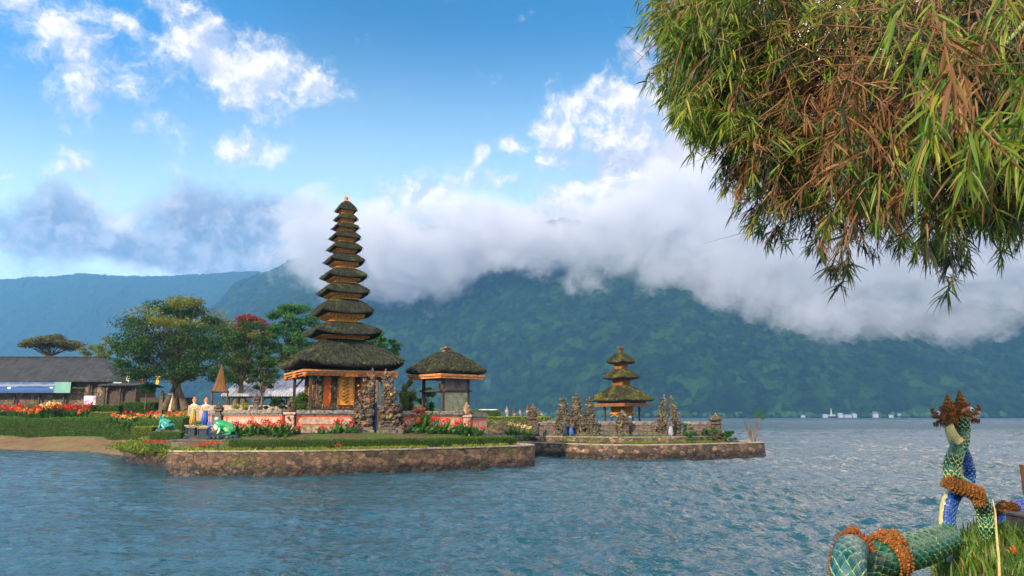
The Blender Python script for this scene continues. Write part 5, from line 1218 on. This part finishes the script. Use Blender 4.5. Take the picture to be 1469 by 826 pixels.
ptree('garden_tree',540,575,478,60,84,'green tree showing just above the lowest roof on the pavilion side',[M['tree_green'],M['tree_dark']],tipfrac=.1,z0=.5,nc=30,per=260,ls=.24,tr=.2,flat=.4,seed=27,tipname='dark_foliage')
ptree('small_tree',374,586,506,44,55,'slim dark small tree with thin trunk in front of the grey sheet roof',[M['tree_dark']],z0=.36,nc=30,per=240,ls=.13,tr=.10,seed=8)
ptree('umbrella_tree',63,520,484,72,118,'flat topped brownish tree rising behind the long ribbed roof',[M['tree_brown']],z0=.3,nc=40,per=260,ls=.34,tr=.3,shape='umbrella',flat=.35,seed=9)
ptree('pale_tree',143,560,484,36,112,'pale yellow green open tree behind the sloping end of the long roof',[M['tree_pale'],M['tree_tip']],tipfrac=.4,z0=.35,nc=26,per=180,ls=.3,tr=.2,seed=10,tipname='yellow_foliage')
ptree('pale_tree',116,560,497,40,116,'low yellow green bushy tree just above the ridge of the long roof',[M['tree_pale']],z0=.3,nc=22,per=200,ls=.3,tr=.2,seed=11)
ptree('bushy_tree',158,568,508,34,100,'green bushy tree filling the gap between long roof and big tree',[M['tree_green']],z0=.2,nc=24,per=220,ls=.26,tr=.2,seed=12)
ptree('topiary_tree',207,580,550,22,74,'small flat topped light green tree on a thin stem before the dark outbuilding',[M['tree_green']],z0=.55,nc=16,per=200,ls=.14,tr=.07,flat=.4,seed=13)
ptree('tall_bush',583,600,545,26,50,'upright yellow green bamboo like bush between gate and thatched pavilion',[M['tree_pale']],z0=.08,nc=34,per=240,ls=.13,tr=.05,cat='bush',shape='col',flat=1.3,seed=14)
ptree('round_bush',612,598,556,26,52,'bright green rounded bush seen through the thatched pavilion',[M['tree_green']],z0=.1,nc=24,per=220,ls=.12,tr=.05,cat='bush',shape='col',seed=15)
ptree('round_bush',430,594,566,38,44.5,'dense bright green clipped bush at the corner of the tall pagoda',[M['hedge']],z0=.05,nc=44,per=330,ls=.08,tr=.06,cat='bush',shape='col',flat=.8,seed=16)
ptree('garden_bush',396,596,572,30,52,'dark bush left of the bright round one behind the wall',[M['tree_dark']],z0=.05,nc=22,per=220,ls=.10,tr=.05,cat='bush',shape='col',seed=17)
ptree('yellow_bush',345,600,580,34,53,'small yellow flowered shrub growing behind the garden wall',[M['hedge_y']],z0=.05,nc=20,per=200,ls=.09,tr=.05,cat='bush',shape='col',flat=.6,seed=18)
ptree('lake_shrub',985,632,609,20,55.6,'bright green shrub right of the white wrapped statue',[M['tree_green']],z0=.05,nc=20,per=160,ls=.10,tr=.03,cat='bush',shape='col',seed=19)
for i,(px,t) in enumerate([(1010,616),(1023,613),(1040,617),(1049,618)]):
    ptree('low_shrub',px,628,t,15,56.0,['low leafy shrub before the brown wall end','low leafy shrub under the urn topped pillar','low leafy shrub just past the urn topped pillar','smallest and last low shrub along the kerb'][i],[M['plant']],z0=.05,nc=8,per=110,ls=.11,tr=.02,cat='bush',shape='col',group='low shrubs on the island terrace',seed=40+i)
def sapling():
    Y=55.3; x=X(1078,Y); zb=.85; r=empty('bare_sapling',(x,Y,zb),'leaning thin stemmed sapling with a small leafy top at the island tip','sapling'); m=MB(); h=zat(1085,589,Y)-zb
    tips=[(.65,0,h*.97),(.45,.1,h*.85),(.75,-.1,h*.8),(.2,.1,h*.7),(-.35,0,h*.8),(-.45,.1,h*.6),(-.25,-.1,h*.85),(.0,.1,h*.5),(-.6,0,h*.7)]
    for t in tips:
        b=Vector((.15 if t[0]>0 else -.05,0,0)); t=Vector(t); m.tube([b,b*.6+t*.4+Vector((-.03,0,0)),t],[.05,.03,.012],6)
        for q in range(4): f=random.uniform(.4,.9); c=b*(1-f)+t*f; m.tube([c,c+Vector((random.uniform(-.2,.2),random.uniform(-.1,.1),random.uniform(.1,.3)))],[.012,.004],4)
    m.build('stem',M['bark'],r); co,f=join([clump_leaves(c,.20,160,.07,.8) for c in [(.6,0,h*.93),(.75,0,h*.85),(.45,.05,h*.9),(.85,0,h*.75)]]+[clump_leaves(c,.10,25,.06,.8) for c in tips]); mesh_np('foliage',co,f,M['tree_green'],r)
sapling()
# ---- hedges
def hedge(path,w,zb,h,label,mat='hedge',ls=.07,dens=420,name='clipped_hedge',zf=None):
    P=smooth_path(path,.4); n=len(P); core=MB(); vs=[]; K=8
    prof=[(-.5,0),(-.5,.55),(-.46,.86),(-.3,.98),(.3,.98),(.46,.86),(.5,.55),(.5,0)]
    for i,p in enumerate(P):
        t=(P[min(i+1,n-1)]-P[max(i-1,0)]).normalized(); nr=Vector((t.y,-t.x,0)); z=zf(p.x,p.y) if zf else zb; e=.0
        for (a,b) in prof:
            q=p+nr*a*w*.92; vs.append((q.x,q.y,z-.1+b*(h+.08)))
    fs=[(i*K+k,(i+1)*K+k,(i+1)*K+k+1,i*K+k+1) for i in range(n-1) for k in range(K-1)]+[tuple(range(K)),tuple(range(n*K-1,(n-1)*K-1,-1))]
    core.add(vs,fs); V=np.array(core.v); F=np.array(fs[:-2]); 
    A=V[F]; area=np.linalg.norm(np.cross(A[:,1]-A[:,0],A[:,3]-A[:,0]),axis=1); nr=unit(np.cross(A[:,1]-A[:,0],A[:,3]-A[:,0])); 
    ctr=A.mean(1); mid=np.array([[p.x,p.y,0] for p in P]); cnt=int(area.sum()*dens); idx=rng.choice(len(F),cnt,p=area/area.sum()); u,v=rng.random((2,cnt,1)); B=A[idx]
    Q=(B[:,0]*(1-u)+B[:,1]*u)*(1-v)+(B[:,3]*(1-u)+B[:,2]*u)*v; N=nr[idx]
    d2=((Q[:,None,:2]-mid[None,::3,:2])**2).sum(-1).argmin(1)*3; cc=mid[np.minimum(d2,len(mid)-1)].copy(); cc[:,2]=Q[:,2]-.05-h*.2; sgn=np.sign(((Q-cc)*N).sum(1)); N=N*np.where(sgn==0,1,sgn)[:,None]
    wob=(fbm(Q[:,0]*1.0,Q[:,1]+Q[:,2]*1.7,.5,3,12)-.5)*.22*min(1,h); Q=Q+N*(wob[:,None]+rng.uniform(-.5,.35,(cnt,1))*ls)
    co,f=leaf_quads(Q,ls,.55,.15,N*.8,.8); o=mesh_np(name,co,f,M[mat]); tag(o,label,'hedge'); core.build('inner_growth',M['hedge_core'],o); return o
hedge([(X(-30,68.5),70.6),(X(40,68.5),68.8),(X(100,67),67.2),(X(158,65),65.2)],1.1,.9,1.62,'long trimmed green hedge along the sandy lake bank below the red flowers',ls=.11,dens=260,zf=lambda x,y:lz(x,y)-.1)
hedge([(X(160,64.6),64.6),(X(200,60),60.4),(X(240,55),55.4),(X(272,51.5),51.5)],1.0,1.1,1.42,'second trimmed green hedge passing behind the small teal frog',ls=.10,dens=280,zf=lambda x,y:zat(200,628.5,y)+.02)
hedge([(X(174,75),75),(X(224,75),75)],1.2,3.0,.85,'short bright rounded hedge before the dark outbuilding',ls=.11,dens=300,zf=lambda x,y:zat(200,589,75))
hedge([(X(135,72),72),(X(172,72),72)],.9,2.2,.6,'low dull hedge between red flower beds',ls=.1,dens=260,zf=lambda x,y:zat(150,590,72))
hedge([(X(132,69),69),(X(170,68),68)],.8,2.2,.3,'narrow yellow green border hedge in front of the dull one','hedge_y',ls=.09,dens=300,zf=lambda x,y:zat(150,596,69))
fx=lambda px,Y:(X(px,Y),Y)
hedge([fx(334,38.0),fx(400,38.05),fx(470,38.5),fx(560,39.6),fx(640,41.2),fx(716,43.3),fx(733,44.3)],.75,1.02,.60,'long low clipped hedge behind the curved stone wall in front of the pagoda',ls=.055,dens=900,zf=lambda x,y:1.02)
hedge([fx(222,41.3),fx(266,40.6)],.55,1.2,.35,'short flat clipped hedge in front of the small teal frog',ls=.05,dens=900,zf=lambda x,y:zat(245,628,41))
hedge([fx(197,43.6),fx(226,43.0)],.7,1.0,.45,'small yellow green mounded hedge beside the teal frog rocks','hedge_y',ls=.06,dens=900,zf=lambda x,y:zat(210,623,43.3))
hedge([fx(672,YC+1),fx(760,YC+1),fx(790,YC+1)],1.0,2.2,.45,'thin yellow green hedge topping the far stone embankment','hedge_y',ls=.14,dens=160,zf=lambda x,y:2.15)
hedge([fx(655,YC+9),fx(718,YC+9)],2.0,2.2,1.5,'dark hedge bank behind the thin yellow hedge across the water','hedge',ls=.16,dens=120,zf=lambda x,y:2.15)
# ---- loose low growth
def ground_cover(pts,n,L,mat,spread,zf,name,label,up=1.2):
    P=smooth_path(pts,.15); idx=rng.integers(0,len(P),n); Q=np.array([[p.x,p.y,0] for p in P])[idx]; Q[:,0]+=rng.normal(0,spread,n); Q[:,1]+=rng.normal(0,spread,n)
    keep=fbm(Q[:,0],Q[:,1],.7,3,5)>.42; Q=Q[keep]; Q[:,2]=zf(Q[:,0],Q[:,1]); co,f=leaf_quads(Q,L,.22,up); o=mesh_np(name,co,f,mat); tag(o,label,'ground cover',kind='stuff'); return o
wallfront=[(-16.9,38.5),(-16.7,37.2),(-16.0,37.05),(-11.3,37.1),(-8,38.1),(-4.9,39.8),(-2,41.8),(.2,43.4)]
ground_cover(wallfront,15000,.17,M['weeds'],.16,lambda x,y:np.full(len(x),1.06),'wall_weeds','yellow green weeds sprouting along the top of the front island wall')
ground_cover(wallfront,5000,.2,M['hedge_y'],.22,lambda x,y:np.full(len(x),1.06),'wall_weeds','pale yellow weeds mixed along the front island wall')
ground_cover([(-27.3,53.6),(-24.3,47.9),(-21.2,44.4),(-18.5,42.6),(-17.3,40)],12000,.30,M['weeds'],.5,islz,'bank_weeds','long loose grass hanging over the short rough wall by the frogs',.7)
ground_cover([(-.3,60.0),(.9,57.7),(3.2,55.9),(7.7,54.0),(12,54.8),(16.2,56.9)],9000,.16,M['weeds'],.3,lambda x,y:np.full(len(x),.82),'terrace_weeds','thin green weeds on the ledge of the small island')
ground_cover([(-.0,61.0),(1.2,58.6),(3.4,56.4),(7.7,55.6),(12,56.2),(16.0,57.6)],9000,.18,M['plant'],.25,lambda x,y:np.full(len(x),1.21),'terrace_plants','low leafy plants at the foot of the small island wall')
ground_cover([fx(670,YC+.2),fx(800,YC+.2)],1500,.7,M['weeds'],.1,lambda x,y:rng.uniform(.6,2.0,len(x)),'wall_creeper','creeper patches on the far stone embankment')
ground_cover([fx(-30,80),fx(120,79),fx(230,76)],16000,.35,M['plant'],1.6,lambda x,y:np.array([lz(a,b) for a,b in zip(x,y)]),'undergrowth','dark low undergrowth between the flower beds and the long building')
# ---- flowering plants
def plant(name,h,w,label,cat,pet,nl=10,nb=7,group=None,leafm='plant'):
    r=empty(name,(0,0,0),label,cat,group); a=rng.uniform(0,6.28,nl); P=np.stack([np.cos(a)*w*.1,np.sin(a)*w*.1,rng.uniform(0,h*.35,nl)],-1); d=np.stack([np.cos(a)*.7,np.sin(a)*.7,np.full(nl,1.0)],-1)
    co,f=leaf_quads(P,h*.62,.30,0,unit(d),.15); co2,f2=leaf_quads(rng.normal(0,w*.2,(nl*3,3))*np.array([1,1,.5])+np.array([0,0,h*.3]),h*.28,.4,.6); c,ff=join([(co,f),(co2,f2)]); mesh_np('leaves',c,ff,M[leafm],r)
    if pet:
        q=rng.normal(0,1,(nb,3))*np.array([w*.22,w*.22,h*.06])+np.array([0,0,h*.86]); P=np.repeat(q,9,0)+rng.normal(0,h*.035,(nb*9,3)); co,f=leaf_quads(P,h*.11,.7,.2); mesh_np('blossom',co,f,M[pet],r)
        m=MB(); 
        for k in q[:5]: m.tube([(k[0]*.3,k[1]*.3,0),tuple(k)],[.012*h+.004,.008*h],4,False)
        m.build('stem',M['plant'],r)
    return r
def bed(proto_args,spots,labels,group):
    protos=[plant(*a,group=group) for a in proto_args]; used=[False]*len(protos)
    for i,(x,y,z,s) in enumerate(spots):
        k=i%len(protos); o=protos[k] if not used[k] else copy_tree(protos[k]); used[k]=True
        o.location=(x,y,z); o.scale=(s,s,s); o.rotation_euler=(0,0,rng.uniform(0,6)); o['label']=labels(i,k)
sp=[]
for px in np.linspace(-14,131,44):
    Y=rng.uniform(70.5,74.5); sp.append((X(px,Y),Y,zat(px,601,Y)-.5,rng.uniform(.85,1.2)))
GR='canna plants in the bed above the lake hedge'
bed([('canna_plant',1.75,.9,'x','plant','red'),('canna_plant',1.6,.9,'x','plant','red'),('canna_plant',1.5,.9,'x','plant','orangepet')],sp,lambda i,k:['tall canna plant with dark red blossom in the lakeside bed','bushy canna plant with bright red blossom in the lakeside bed','canna plant with orange blossom in the lakeside bed'][k],GR)
sp=[(X(px,71),71,zat(px,601,71)-.3,1.0) for px in (68,73,79)]
bed([('canna_plant',1.9,.9,'x','plant','yellowpet')],sp,lambda i,k:'pale yellow flowering plant among the red cannas',GR+' with yellow flowers')
sp=[]
for px in np.linspace(160,262,34):
    Y=rng.uniform(60,66); sp.append((X(px,Y),Y,zat(px,602,Y)-.5,rng.uniform(.6,.85)))
bed([('bedding_plant',1.45,.9,'x','plant','red'),('bedding_plant',1.3,.9,'x','plant','orangepet'),('bedding_plant',1.2,.9,'x','plant','yellowpet')],sp,lambda i,k:['red bedding plant in the row behind the second hedge','orange bedding plant in the row behind the second hedge','yellow bedding plant in the row behind the second hedge'][k],'bedding plants behind the second hedge')
sp=[]
for px in list(np.linspace(338,412,15)):
    Y=rng.uniform(38.8,40.2); sp.append((X(px,Y),Y,zat(px,628,Y)-.1,rng.uniform(.75,1.1)))
bed([('flowering_plant',1.05,.6,'x','plant','red'),('flowering_plant',.85,.7,'x','plant',None)],sp,lambda i,k:['leafy plant with deep red flowers between large frog and corner pillar','plain leafy plant between large frog and corner pillar'][k],'plants between the frog and the corner pillar')
sp=[(X(px,WY(px)-1.1),WY(px)-1.1+d,zat(px,622,WY(px)-1.1)-.3,s*1.1) for px,d,s in ((428,0,.7),(446,.1,.6),(462,0,.7),(476,0,.9),(484,.1,1.05),(494,0,.9),(505,0,.95),(513,-.1,.7))]
bed([('flowering_plant',.95,.5,'x','plant','red'),('flowering_plant',.7,.6,'x','plant',None)],sp,lambda i,k:['leafy plant with red flowers before the wall left of the gate','low green plant before the wall left of the gate'][k],'plants before the wall left of the gate')
sp=[(X(px,WY(px)-1.0),WY(px)-1.0,zat(px,626,WY(px)-1.0)-.1,s*1.05) for px,s in zip(range(590,690,9),(.8,1.1,.9,1.2,1.0,1.1,.8,1.0,1.15,.9,1.0,.7))]
bed([('flowering_plant',.95,.9,'x','plant',None),('flowering_plant',.95,.8,'x','plant','red')],sp,lambda i,k:['broad leaved green plant before the wall below the pavilion','broad leaved plant with few red flowers below the pavilion wall'][k],'plants before the wall below the pavilion')
sp=[(X(px,WY(px)-.8),WY(px)-.8,zat(px,622,WY(px)),1.0) for px in (600,606)]
bed([('flowering_plant',1.5,.5,'x','plant','pinkpet')],sp,lambda i,k:'tall slender plant with pink flowers right of the gate','tall pink flowering plants right of the gate')
sp=[(X(px,Y),Y,z,s) for px,Y,z,s in ((216,43.2,.9,.9),(224,42.8,.9,1.0),(232,42.4,.95,.9),(300,37.2,1.05,.8),(312,37.2,1.05,.9),(291,37.2,1.05,.7),(488,37.9,1.05,.6),(1029,53.6,.85,.5))]
bed([('red_leaved_plant',.55,.8,'x','plant','red',6,14)],sp,lambda i,k:['small crimson leaved plant in the rough grass, nearest the lake','small crimson leaved plant in the rough grass, middle one','small crimson leaved plant in the rough grass, nearest the hedge','crimson leaved plant on the wall top below the pedestals','crimson leaved plant on the wall top below the large frog','crimson leaved plant on the wall top farthest from the frog','single crimson plant on the wall top below the gate','tiny magenta plant at the kerb of the small island'][i],'small crimson leaved plants')
sp=[(X(px,55.5),55.5,1.2,s) for px,s in ((733,1.0),(742,.9),(752,.8),(760,.7))]
bed([('flowering_plant',1.1,.5,'x','plant','yellowpet')],sp,lambda i,k:['tall yellow flowered plant at the near end of the small island','second yellow flowered plant from the near end','third yellow flowered plant from the near end','yellow flowered plant at the foot of the dark end pillar'][i],'yellow flowered plants at the end of the small island')
# ---- prayer flags behind the tree
for px,yt,c,lab in ((176,532,'white','tall white flag on a pole between outbuilding and tree'),(197,531,'redband','tall red flag on a pole seen past the tree branches'),(219,537,'yellowcloth','yellow flag on a pole half hidden by the big tree')):
    Y=86; r=empty('flag',(X(px,Y),Y,4),lab,'flag'); h=zat(px,yt,Y)-4; m=MB(); m.tube([(0,0,0),(0,0,h*.8),(.25,0,h)],[.05,.04,.02],6); m.build('pole',M['darkwood'],r)
    m=MB(); 
    for k in range(6): m.box((.22+.05*math.sin(k),.03*math.cos(k),h*.98-k*.22-.1),(.45-.03*k,.03,.23))
    m.build('cloth',M[c],r)
# ================================================================ far shore
def shore_wood():
    parts=[];n=5200; az=rng.uniform(-16,41,n); d=np.interp(az,[-27,-10,10,42],[1500,1250,1010,960])+rng.uniform(2,60,n)**1.0; x=d*np.tan(np.radians(az)); s=rng.uniform(1.8,5.5,n)*(.7+.8*fbm(x,d,70,2,3)); z=rng.uniform(.2,.9,n)*s*.8
    V,Fc=ICO[1]; V=np.array(V); Fc=np.array(Fc); co=(V[None]*np.stack([s,s,s*1.1],-1)[:,None,:]*(1+rng.uniform(-.25,.25,(n,len(V),1)))+np.stack([x,d,z+1],-1)[:,None,:]).reshape(-1,3)
    f=(Fc[None]+np.arange(n)[:,None,None]*len(V)).reshape(-1,3); tag(mesh_np('shore_woods',co,f,noisy('far_tree_green',(.012,.04,.018),(.03,.075,.025),.08,.95,0)),kind='stuff',label='band of dark trees along the far shore of the lake',cat='woods')
shore_wood()
def house(px,py0,py1,wpx,Y,label,wall,roof,g='small houses along the far shore',spire=False):
    x=X(px,Y); zb=zat(px,py1,Y); h=zat(px,py0,Y)-zb; w=wpx*Y/FPX*.72; h*=.8; r=empty('lake_house' if not spire else 'white_monument',(x,Y,zb),label,'house' if not spire else 'monument',g)
    if spire:
        m=MB(); m.box((0,0,h*.1),(w*1.6,w,h*.2)); m.build('base',wall,r); m=MB(); m.box((0,0,h*.55),(w*.42,w*.42,h*.9),taper=.3); m.build('spire',wall,r); return
    m=MB(); m.box((0,0,h*.3-1),(w,w*.6,h*.6+2)); m.build('wall',wall,r); m=MB(); m.add([(-w*.55,-w*.35,h*.6),(w*.55,-w*.35,h*.6),(w*.55,w*.35,h*.6),(-w*.55,w*.35,h*.6),(-w*.4,0,h),(w*.4,0,h)],[(0,1,5,4),(2,3,4,5),(1,2,5),(3,0,4),(3,2,1,0)]); m.build('roof',roof,r)
Yf=985; pw=plain('far_white_wall',(.30,.32,.36),var=.1); br=plain('far_blue_roof',(.20,.30,.42),var=.2); gr_=plain('far_grey_roof',(.10,.12,.14),var=.2)
house(1193,583,597,8,Yf,'slim white monument standing on the far shore','x' and pw,pw,'white buildings on the far shore',True)
for i,(px,y0,w,ro) in enumerate([(1184,593,9,br),(1206,591,9,br),(1216,594,14,pw),(1226,592,8,br),(1152,594,7,gr_),(1256,589,10,gr_),(1278,593,9,gr_),(1290,591,7,gr_),(1302,593,10,gr_),(1318,592,9,br),(1331,594,7,gr_),(1073,586,8,gr_),(1060,594,10,pw),(975,594,12,gr_),(948,594,9,pw),(905,594,10,gr_)]):
    house(px,y0,597.5,w,Yf if px>1100 else 1010,['pale blue roofed building on the lake side of the monument','blue roofed building next to the white monument','long white building in the far shore group','last blue roofed building of the white group','small grey house alone left of the white group','tallest grey roofed house past the white group','grey roofed house, second past the white group','narrow grey roofed house, third past the white group','wide grey roofed house, fourth past the white group','blue roofed house near the far end of the row','last small grey house of the far row','grey house in the trees above the bare sapling','low white building left of the bare sapling','grey house above the urn topped pillar','white house above the pointed gate','grey house beside the small pagoda posts'][i],pw,ro)
# fields near the far shore
for i,(px0,px1,py,Y) in enumerate([(690,860,592,1120),(905,1070,594,1030)]):
    pass
# ================================================================ bamboo overhanging from the bank
def bamboo():
    r=empty('bamboo_clump',(5.2,3.4,1.5),'big bamboo clump arching over the lake with drooping green and dry brown leaves','bamboo'); O=Vector((5.2,3.4,1.5))
    culm=noisy('bamboo_culm',(.16,.20,.04),(.26,.22,.08),8,.4,.003,spec=.5); twig=noisy('brown_twig',(.22,.11,.05),(.10,.05,.025),12,.7,0)
    m0=MB(); arcs=[]
    for (bx,by,tx,ty,tz,hz) in [(5.3,3.6,1.6,4.9,5.0,6.6),(5.6,3.2,2.2,4.2,4.9,6.8),(5.1,4.3,2.6,6.2,5.4,7.6),(5.7,4.0,3.6,5.0,4.6,6.4),(5.0,3.0,2.3,3.2,4.5,5.8),(5.9,4.6,4.2,6.6,5.2,7.0),(5.4,2.6,2.6,2.7,4.1,5.2),(5.8,3.8,3.0,5.6,4.4,6.6)]:
        b=Vector((bx,by,1.4)); t=Vector((tx,ty,tz)); P=[]
        for i in range(17):
            f=i/16; p=b.lerp(t,f**1.25); p.z=b.z+(t.z-b.z)*f+(hz-(b.z+t.z)/2)*4*f*(1-f)*.62; P.append(p-O)
        m=MB(); m.tube(P,[.035*(1-.75*i/16) for i in range(17)],8); 
        for i in range(1,16): m.tube([P[i]-(P[i+1]-P[i]).normalized()*.01,P[i]+(P[i+1]-P[i]).normalized()*.01],.04*(1-.75*i/16),8)
        m.build('culm',culm,r)
    rs=np.random.default_rng(21)
    # region of foliage described by its silhouette (lower outline), filled over a range of depths
    LX=[930,945,965,985,1010,1030,1050,1075,1090,1120,1150,1180,1205,1225,1245,1265,1290,1320,1350,1380,1410,1440,1469,1560]
    LX=[q+30*max(0,1-(q-930)/300) for q in LX]
    LYb=[60,190,205,225,205,285,300,320,378,330,372,365,395,432,392,372,350,395,408,400,352,362,372,372]
    tw=MB(); L={'g':[], 'd':[], 't':[], 'y':[]}
    def fan(p,dirv,n,size,key,spread=.55,depthscale=1):
        dv=unit(np.array(dirv)[None]); P=np.repeat(np.array(p)[None],n,0)+rs.normal(0,.008,(n,3)); d=unit(dv+rs.normal(0,spread,(n,3))*np.array([1,.8,.7])); l=size*rs.uniform(.6,1.25,n)
        s=unit(np.cross(d,rs.normal(size=(n,3)))); L[key].append((P,d,s,l))
    def sprig(p,d,ln,key,size,nodes):
        """drooping twig with leaf fans at its nodes"""
        P=[];q=Vector(p); dd=Vector(d).normalized()
        for i in range(nodes+1):
            P.append(q.copy()); q=q+dd*(ln/nodes); dd=(dd+Vector((rs.normal(0,.10),rs.normal(0,.10),-.20))).normalized()
        tw.tube(P,[.0035*(1-.6*i/nodes)+.001 for i in range(nodes+1)],4,False)
        for i,q in enumerate(P[1:]):
            dv=(P[i+1]-P[i]).normalized(); n=int(rs.integers(3,7)) if i<nodes-1 else int(rs.integers(5,9))
            fan(q,(dv.x+rs.normal(0,.3),dv.y+rs.normal(0,.3),dv.z-.35),n,size,key)
    inside=0; CC=[]
    while len(CC)<330:
        px=rs.uniform(925,1560); yb=np.interp(px,LX,LYb); CC.append((px,rs.uniform(-70,yb-22-30*abs(rs.normal())*(rs.random()<.5)),rs.uniform(3.9,6.6)))
    while inside<4300:
        cx_,cy_,cY=CC[int(rs.integers(0,330))]; px=cx_+rs.normal(0,17); py=cy_+rs.normal(0,20); yb=np.interp(px,LX,LYb); edge=yb-py
        if edge<6 or px<958 or (edge<60 and rs.random()<.35) or (py>np.interp(px,[945,1180,1469],[150,262,285]) and rs.random()<.60): continue
        if px<1000 and py<5 and rs.random()<.7: continue
        if 1230<px and 300<py and rs.random()<.35: continue
        Y=cY+rs.normal(0,.12) if rs.random()<.85 else rs.uniform(3.2,4.2)
        if Y<4 and px<1200: Y+=1.2
        s=.30*Y/5; ln=min(.38,max(.10,(edge-12)/FPX*Y*.8)); ln*=rs.uniform(.6,1.1)
        p=at(px,py,Y)-O; key='g'; u=rs.random()
        if ((px-1235)/130)**2+((py-170)/130)**2<1 and u<.36: key='t'
        elif px<1060: key='y' if u<.62 else 'g'
        elif px>1330 and py<240: key='y' if u<.35 else ('t' if u<.50 else 'd')
        elif py<90: key='y' if u<.45 else 'd'
        else: key=('d' if u<.38 else ('t' if u<.46 else ('y' if u<.70 else 'g')))
        out=(rs.normal(-.35,.5),rs.normal(-.1,.5),rs.normal(-.55,.3)); sprig(p,out,ln,key,.104,4); inside+=1
    # larger sprays hanging close to the viewer on the right
    for i in range(34):
        px=rs.uniform(1310,1500); py=rs.uniform(-40,190); Y=rs.uniform(2.3,3.0); sprig(at(px,py,Y)-O,(rs.normal(-.4,.3),rs.normal(0,.3),-.7),.22,'y' if rs.random()<.8 else 't',.14,3)
    # dry brown twig bundles
    for i in range(260):
        px=min(1340,max(1120,rs.normal(1235,60))); py=min(230,rs.normal(130,55)); Y=rs.uniform(3.9,4.8); p=at(px,py,Y)-O; dx=rs.normal(-.5,.4); q=p+Vector((dx*.35,rs.normal(0,.15),rs.normal(-.28,.15))); tw.tube([p,(p+q)/2+Vector((0,0,.03)),q],[.004,.003,.001],4,False)
        for k in range(4): f=rs.uniform(.2,1); c=p.lerp(q,f); e=c+Vector((rs.normal(-.08,.1),rs.normal(0,.05),rs.normal(-.12,.06))); tw.tube([c,e],[.0022,.0008],3,False)
    for i in range(60):
        px=rs.uniform(1230,1480); py=rs.uniform(-30,110); Y=rs.uniform(2.6,3.6); p=at(px,py,Y)-O; q=p+Vector((rs.uniform(-.6,.5),0,rs.normal(.02,.12))); tw.tube([p,(p+q)/2+Vector((0,0,.04)),q],[.003,.002,.001],4,False)
    # bare twigs at the outer tip
    for (x0,y0,x1,y1) in [(985,30,905,98),(990,20,912,62),(960,35,935,5),(975,25,950,0),(960,45,915,78),(950,28,930,38),(1000,25,940,12)]:
        a=at(x0,y0,5.0)-O; b=at(x1,y1,5.0)-O; mid=(a+b)/2+Vector((0,0,.03)); tw.tube([a,mid,b],[.004,.003,.001],4,False)
        for k in range(6): f=rs.uniform(.3,1); c=a.lerp(b,f); tw.tube([c,c+Vector((rs.normal(0,.05),0,rs.normal(0,.05)))],[.002,.0008],3,False)
    # main side branches joining twigs to the culms
    for i in range(46):
        px=rs.uniform(1060,1500); py=rs.uniform(-60,110); Y=rs.uniform(3.6,6); b=at(px,py,Y)-O; a=Vector((rs.uniform(2.6,4.6),Y+rs.uniform(-.3,.3),rs.uniform(5.2,6.2)))-O; tw.tube([a,a.lerp(b,.5)+Vector((-.1,0,.25)),b],[.009,.006,.003],5,False)
    tw.build('twigs',twig,r)
    def bleaf(key,name,cols,trans):
        P=np.concatenate([q[0] for q in L[key]]); d=np.concatenate([q[1] for q in L[key]]); s=np.concatenate([q[2] for q in L[key]]); l=np.concatenate([q[3] for q in L[key]])[:,None]; n=len(P); nn=np.cross(d,s); W=l*.048; dr=np.array([0,0,-1.])
        c=[]
        for t,w in ((.02,.25),(.3,1.0),(.65,.75)):
            b=P+d*l*t+dr*l*.22*t*t; c+=[b-s*W*w+nn*W*.5*w,b+dr*0-nn*W*.0,b+s*W*w+nn*W*.5*w]
        c.append(P+d*l+dr*l*.25); co=np.stack(c,1).reshape(-1,3); b=np.arange(n)[:,None]*10
        f=np.concatenate([b+np.array([[x,x+1,x+4,x+3]]) for x in (0,1,3,4)]+[b+np.array([[6,7,9,9]]),b+np.array([[7,8,9,9]])],0)
        # triangles at the tip: split off from quads
        quads=f[:4*n]; tris=np.concatenate([b+np.array([[6,7,9]]),b+np.array([[7,8,9]])],0)
        me=bpy.data.meshes.new(name); me.vertices.add(len(co)); me.vertices.foreach_set('co',co.astype(np.float32).ravel()); li=np.concatenate([quads.ravel(),tris.ravel()]).astype(np.int32)
        me.loops.add(len(li)); me.loops.foreach_set('vertex_index',li); nq=len(quads); nt=len(tris); me.polygons.add(nq+nt)
        me.polygons.foreach_set('loop_start',np.concatenate([np.arange(nq)*4,nq*4+np.arange(nt)*3]).astype(np.int32)); me.polygons.foreach_set('loop_total',np.concatenate([np.full(nq,4),np.full(nt,3)]).astype(np.int32)); me.update(calc_edges=True)
        me.materials.append(leafmat(name+'_leaf',cols,.45,.4,trans)); o=bpy.data.objects.new(name,me); COL.objects.link(o); o.parent=r
    bleaf('g','green_foliage',[(.016,.048,.008),(.036,.085,.012),(.10,.12,.018)],.35)
    bleaf('y','bright_foliage',[(.05,.13,.008),(.12,.21,.012),(.34,.30,.03)],.4)
    bleaf('d','dark_foliage',[(.008,.020,.006),(.02,.032,.008),(.05,.04,.014)],.3)
    bleaf('t','dry_foliage',[(.15,.06,.02),(.28,.15,.05),(.07,.03,.012)],.35)
bamboo()
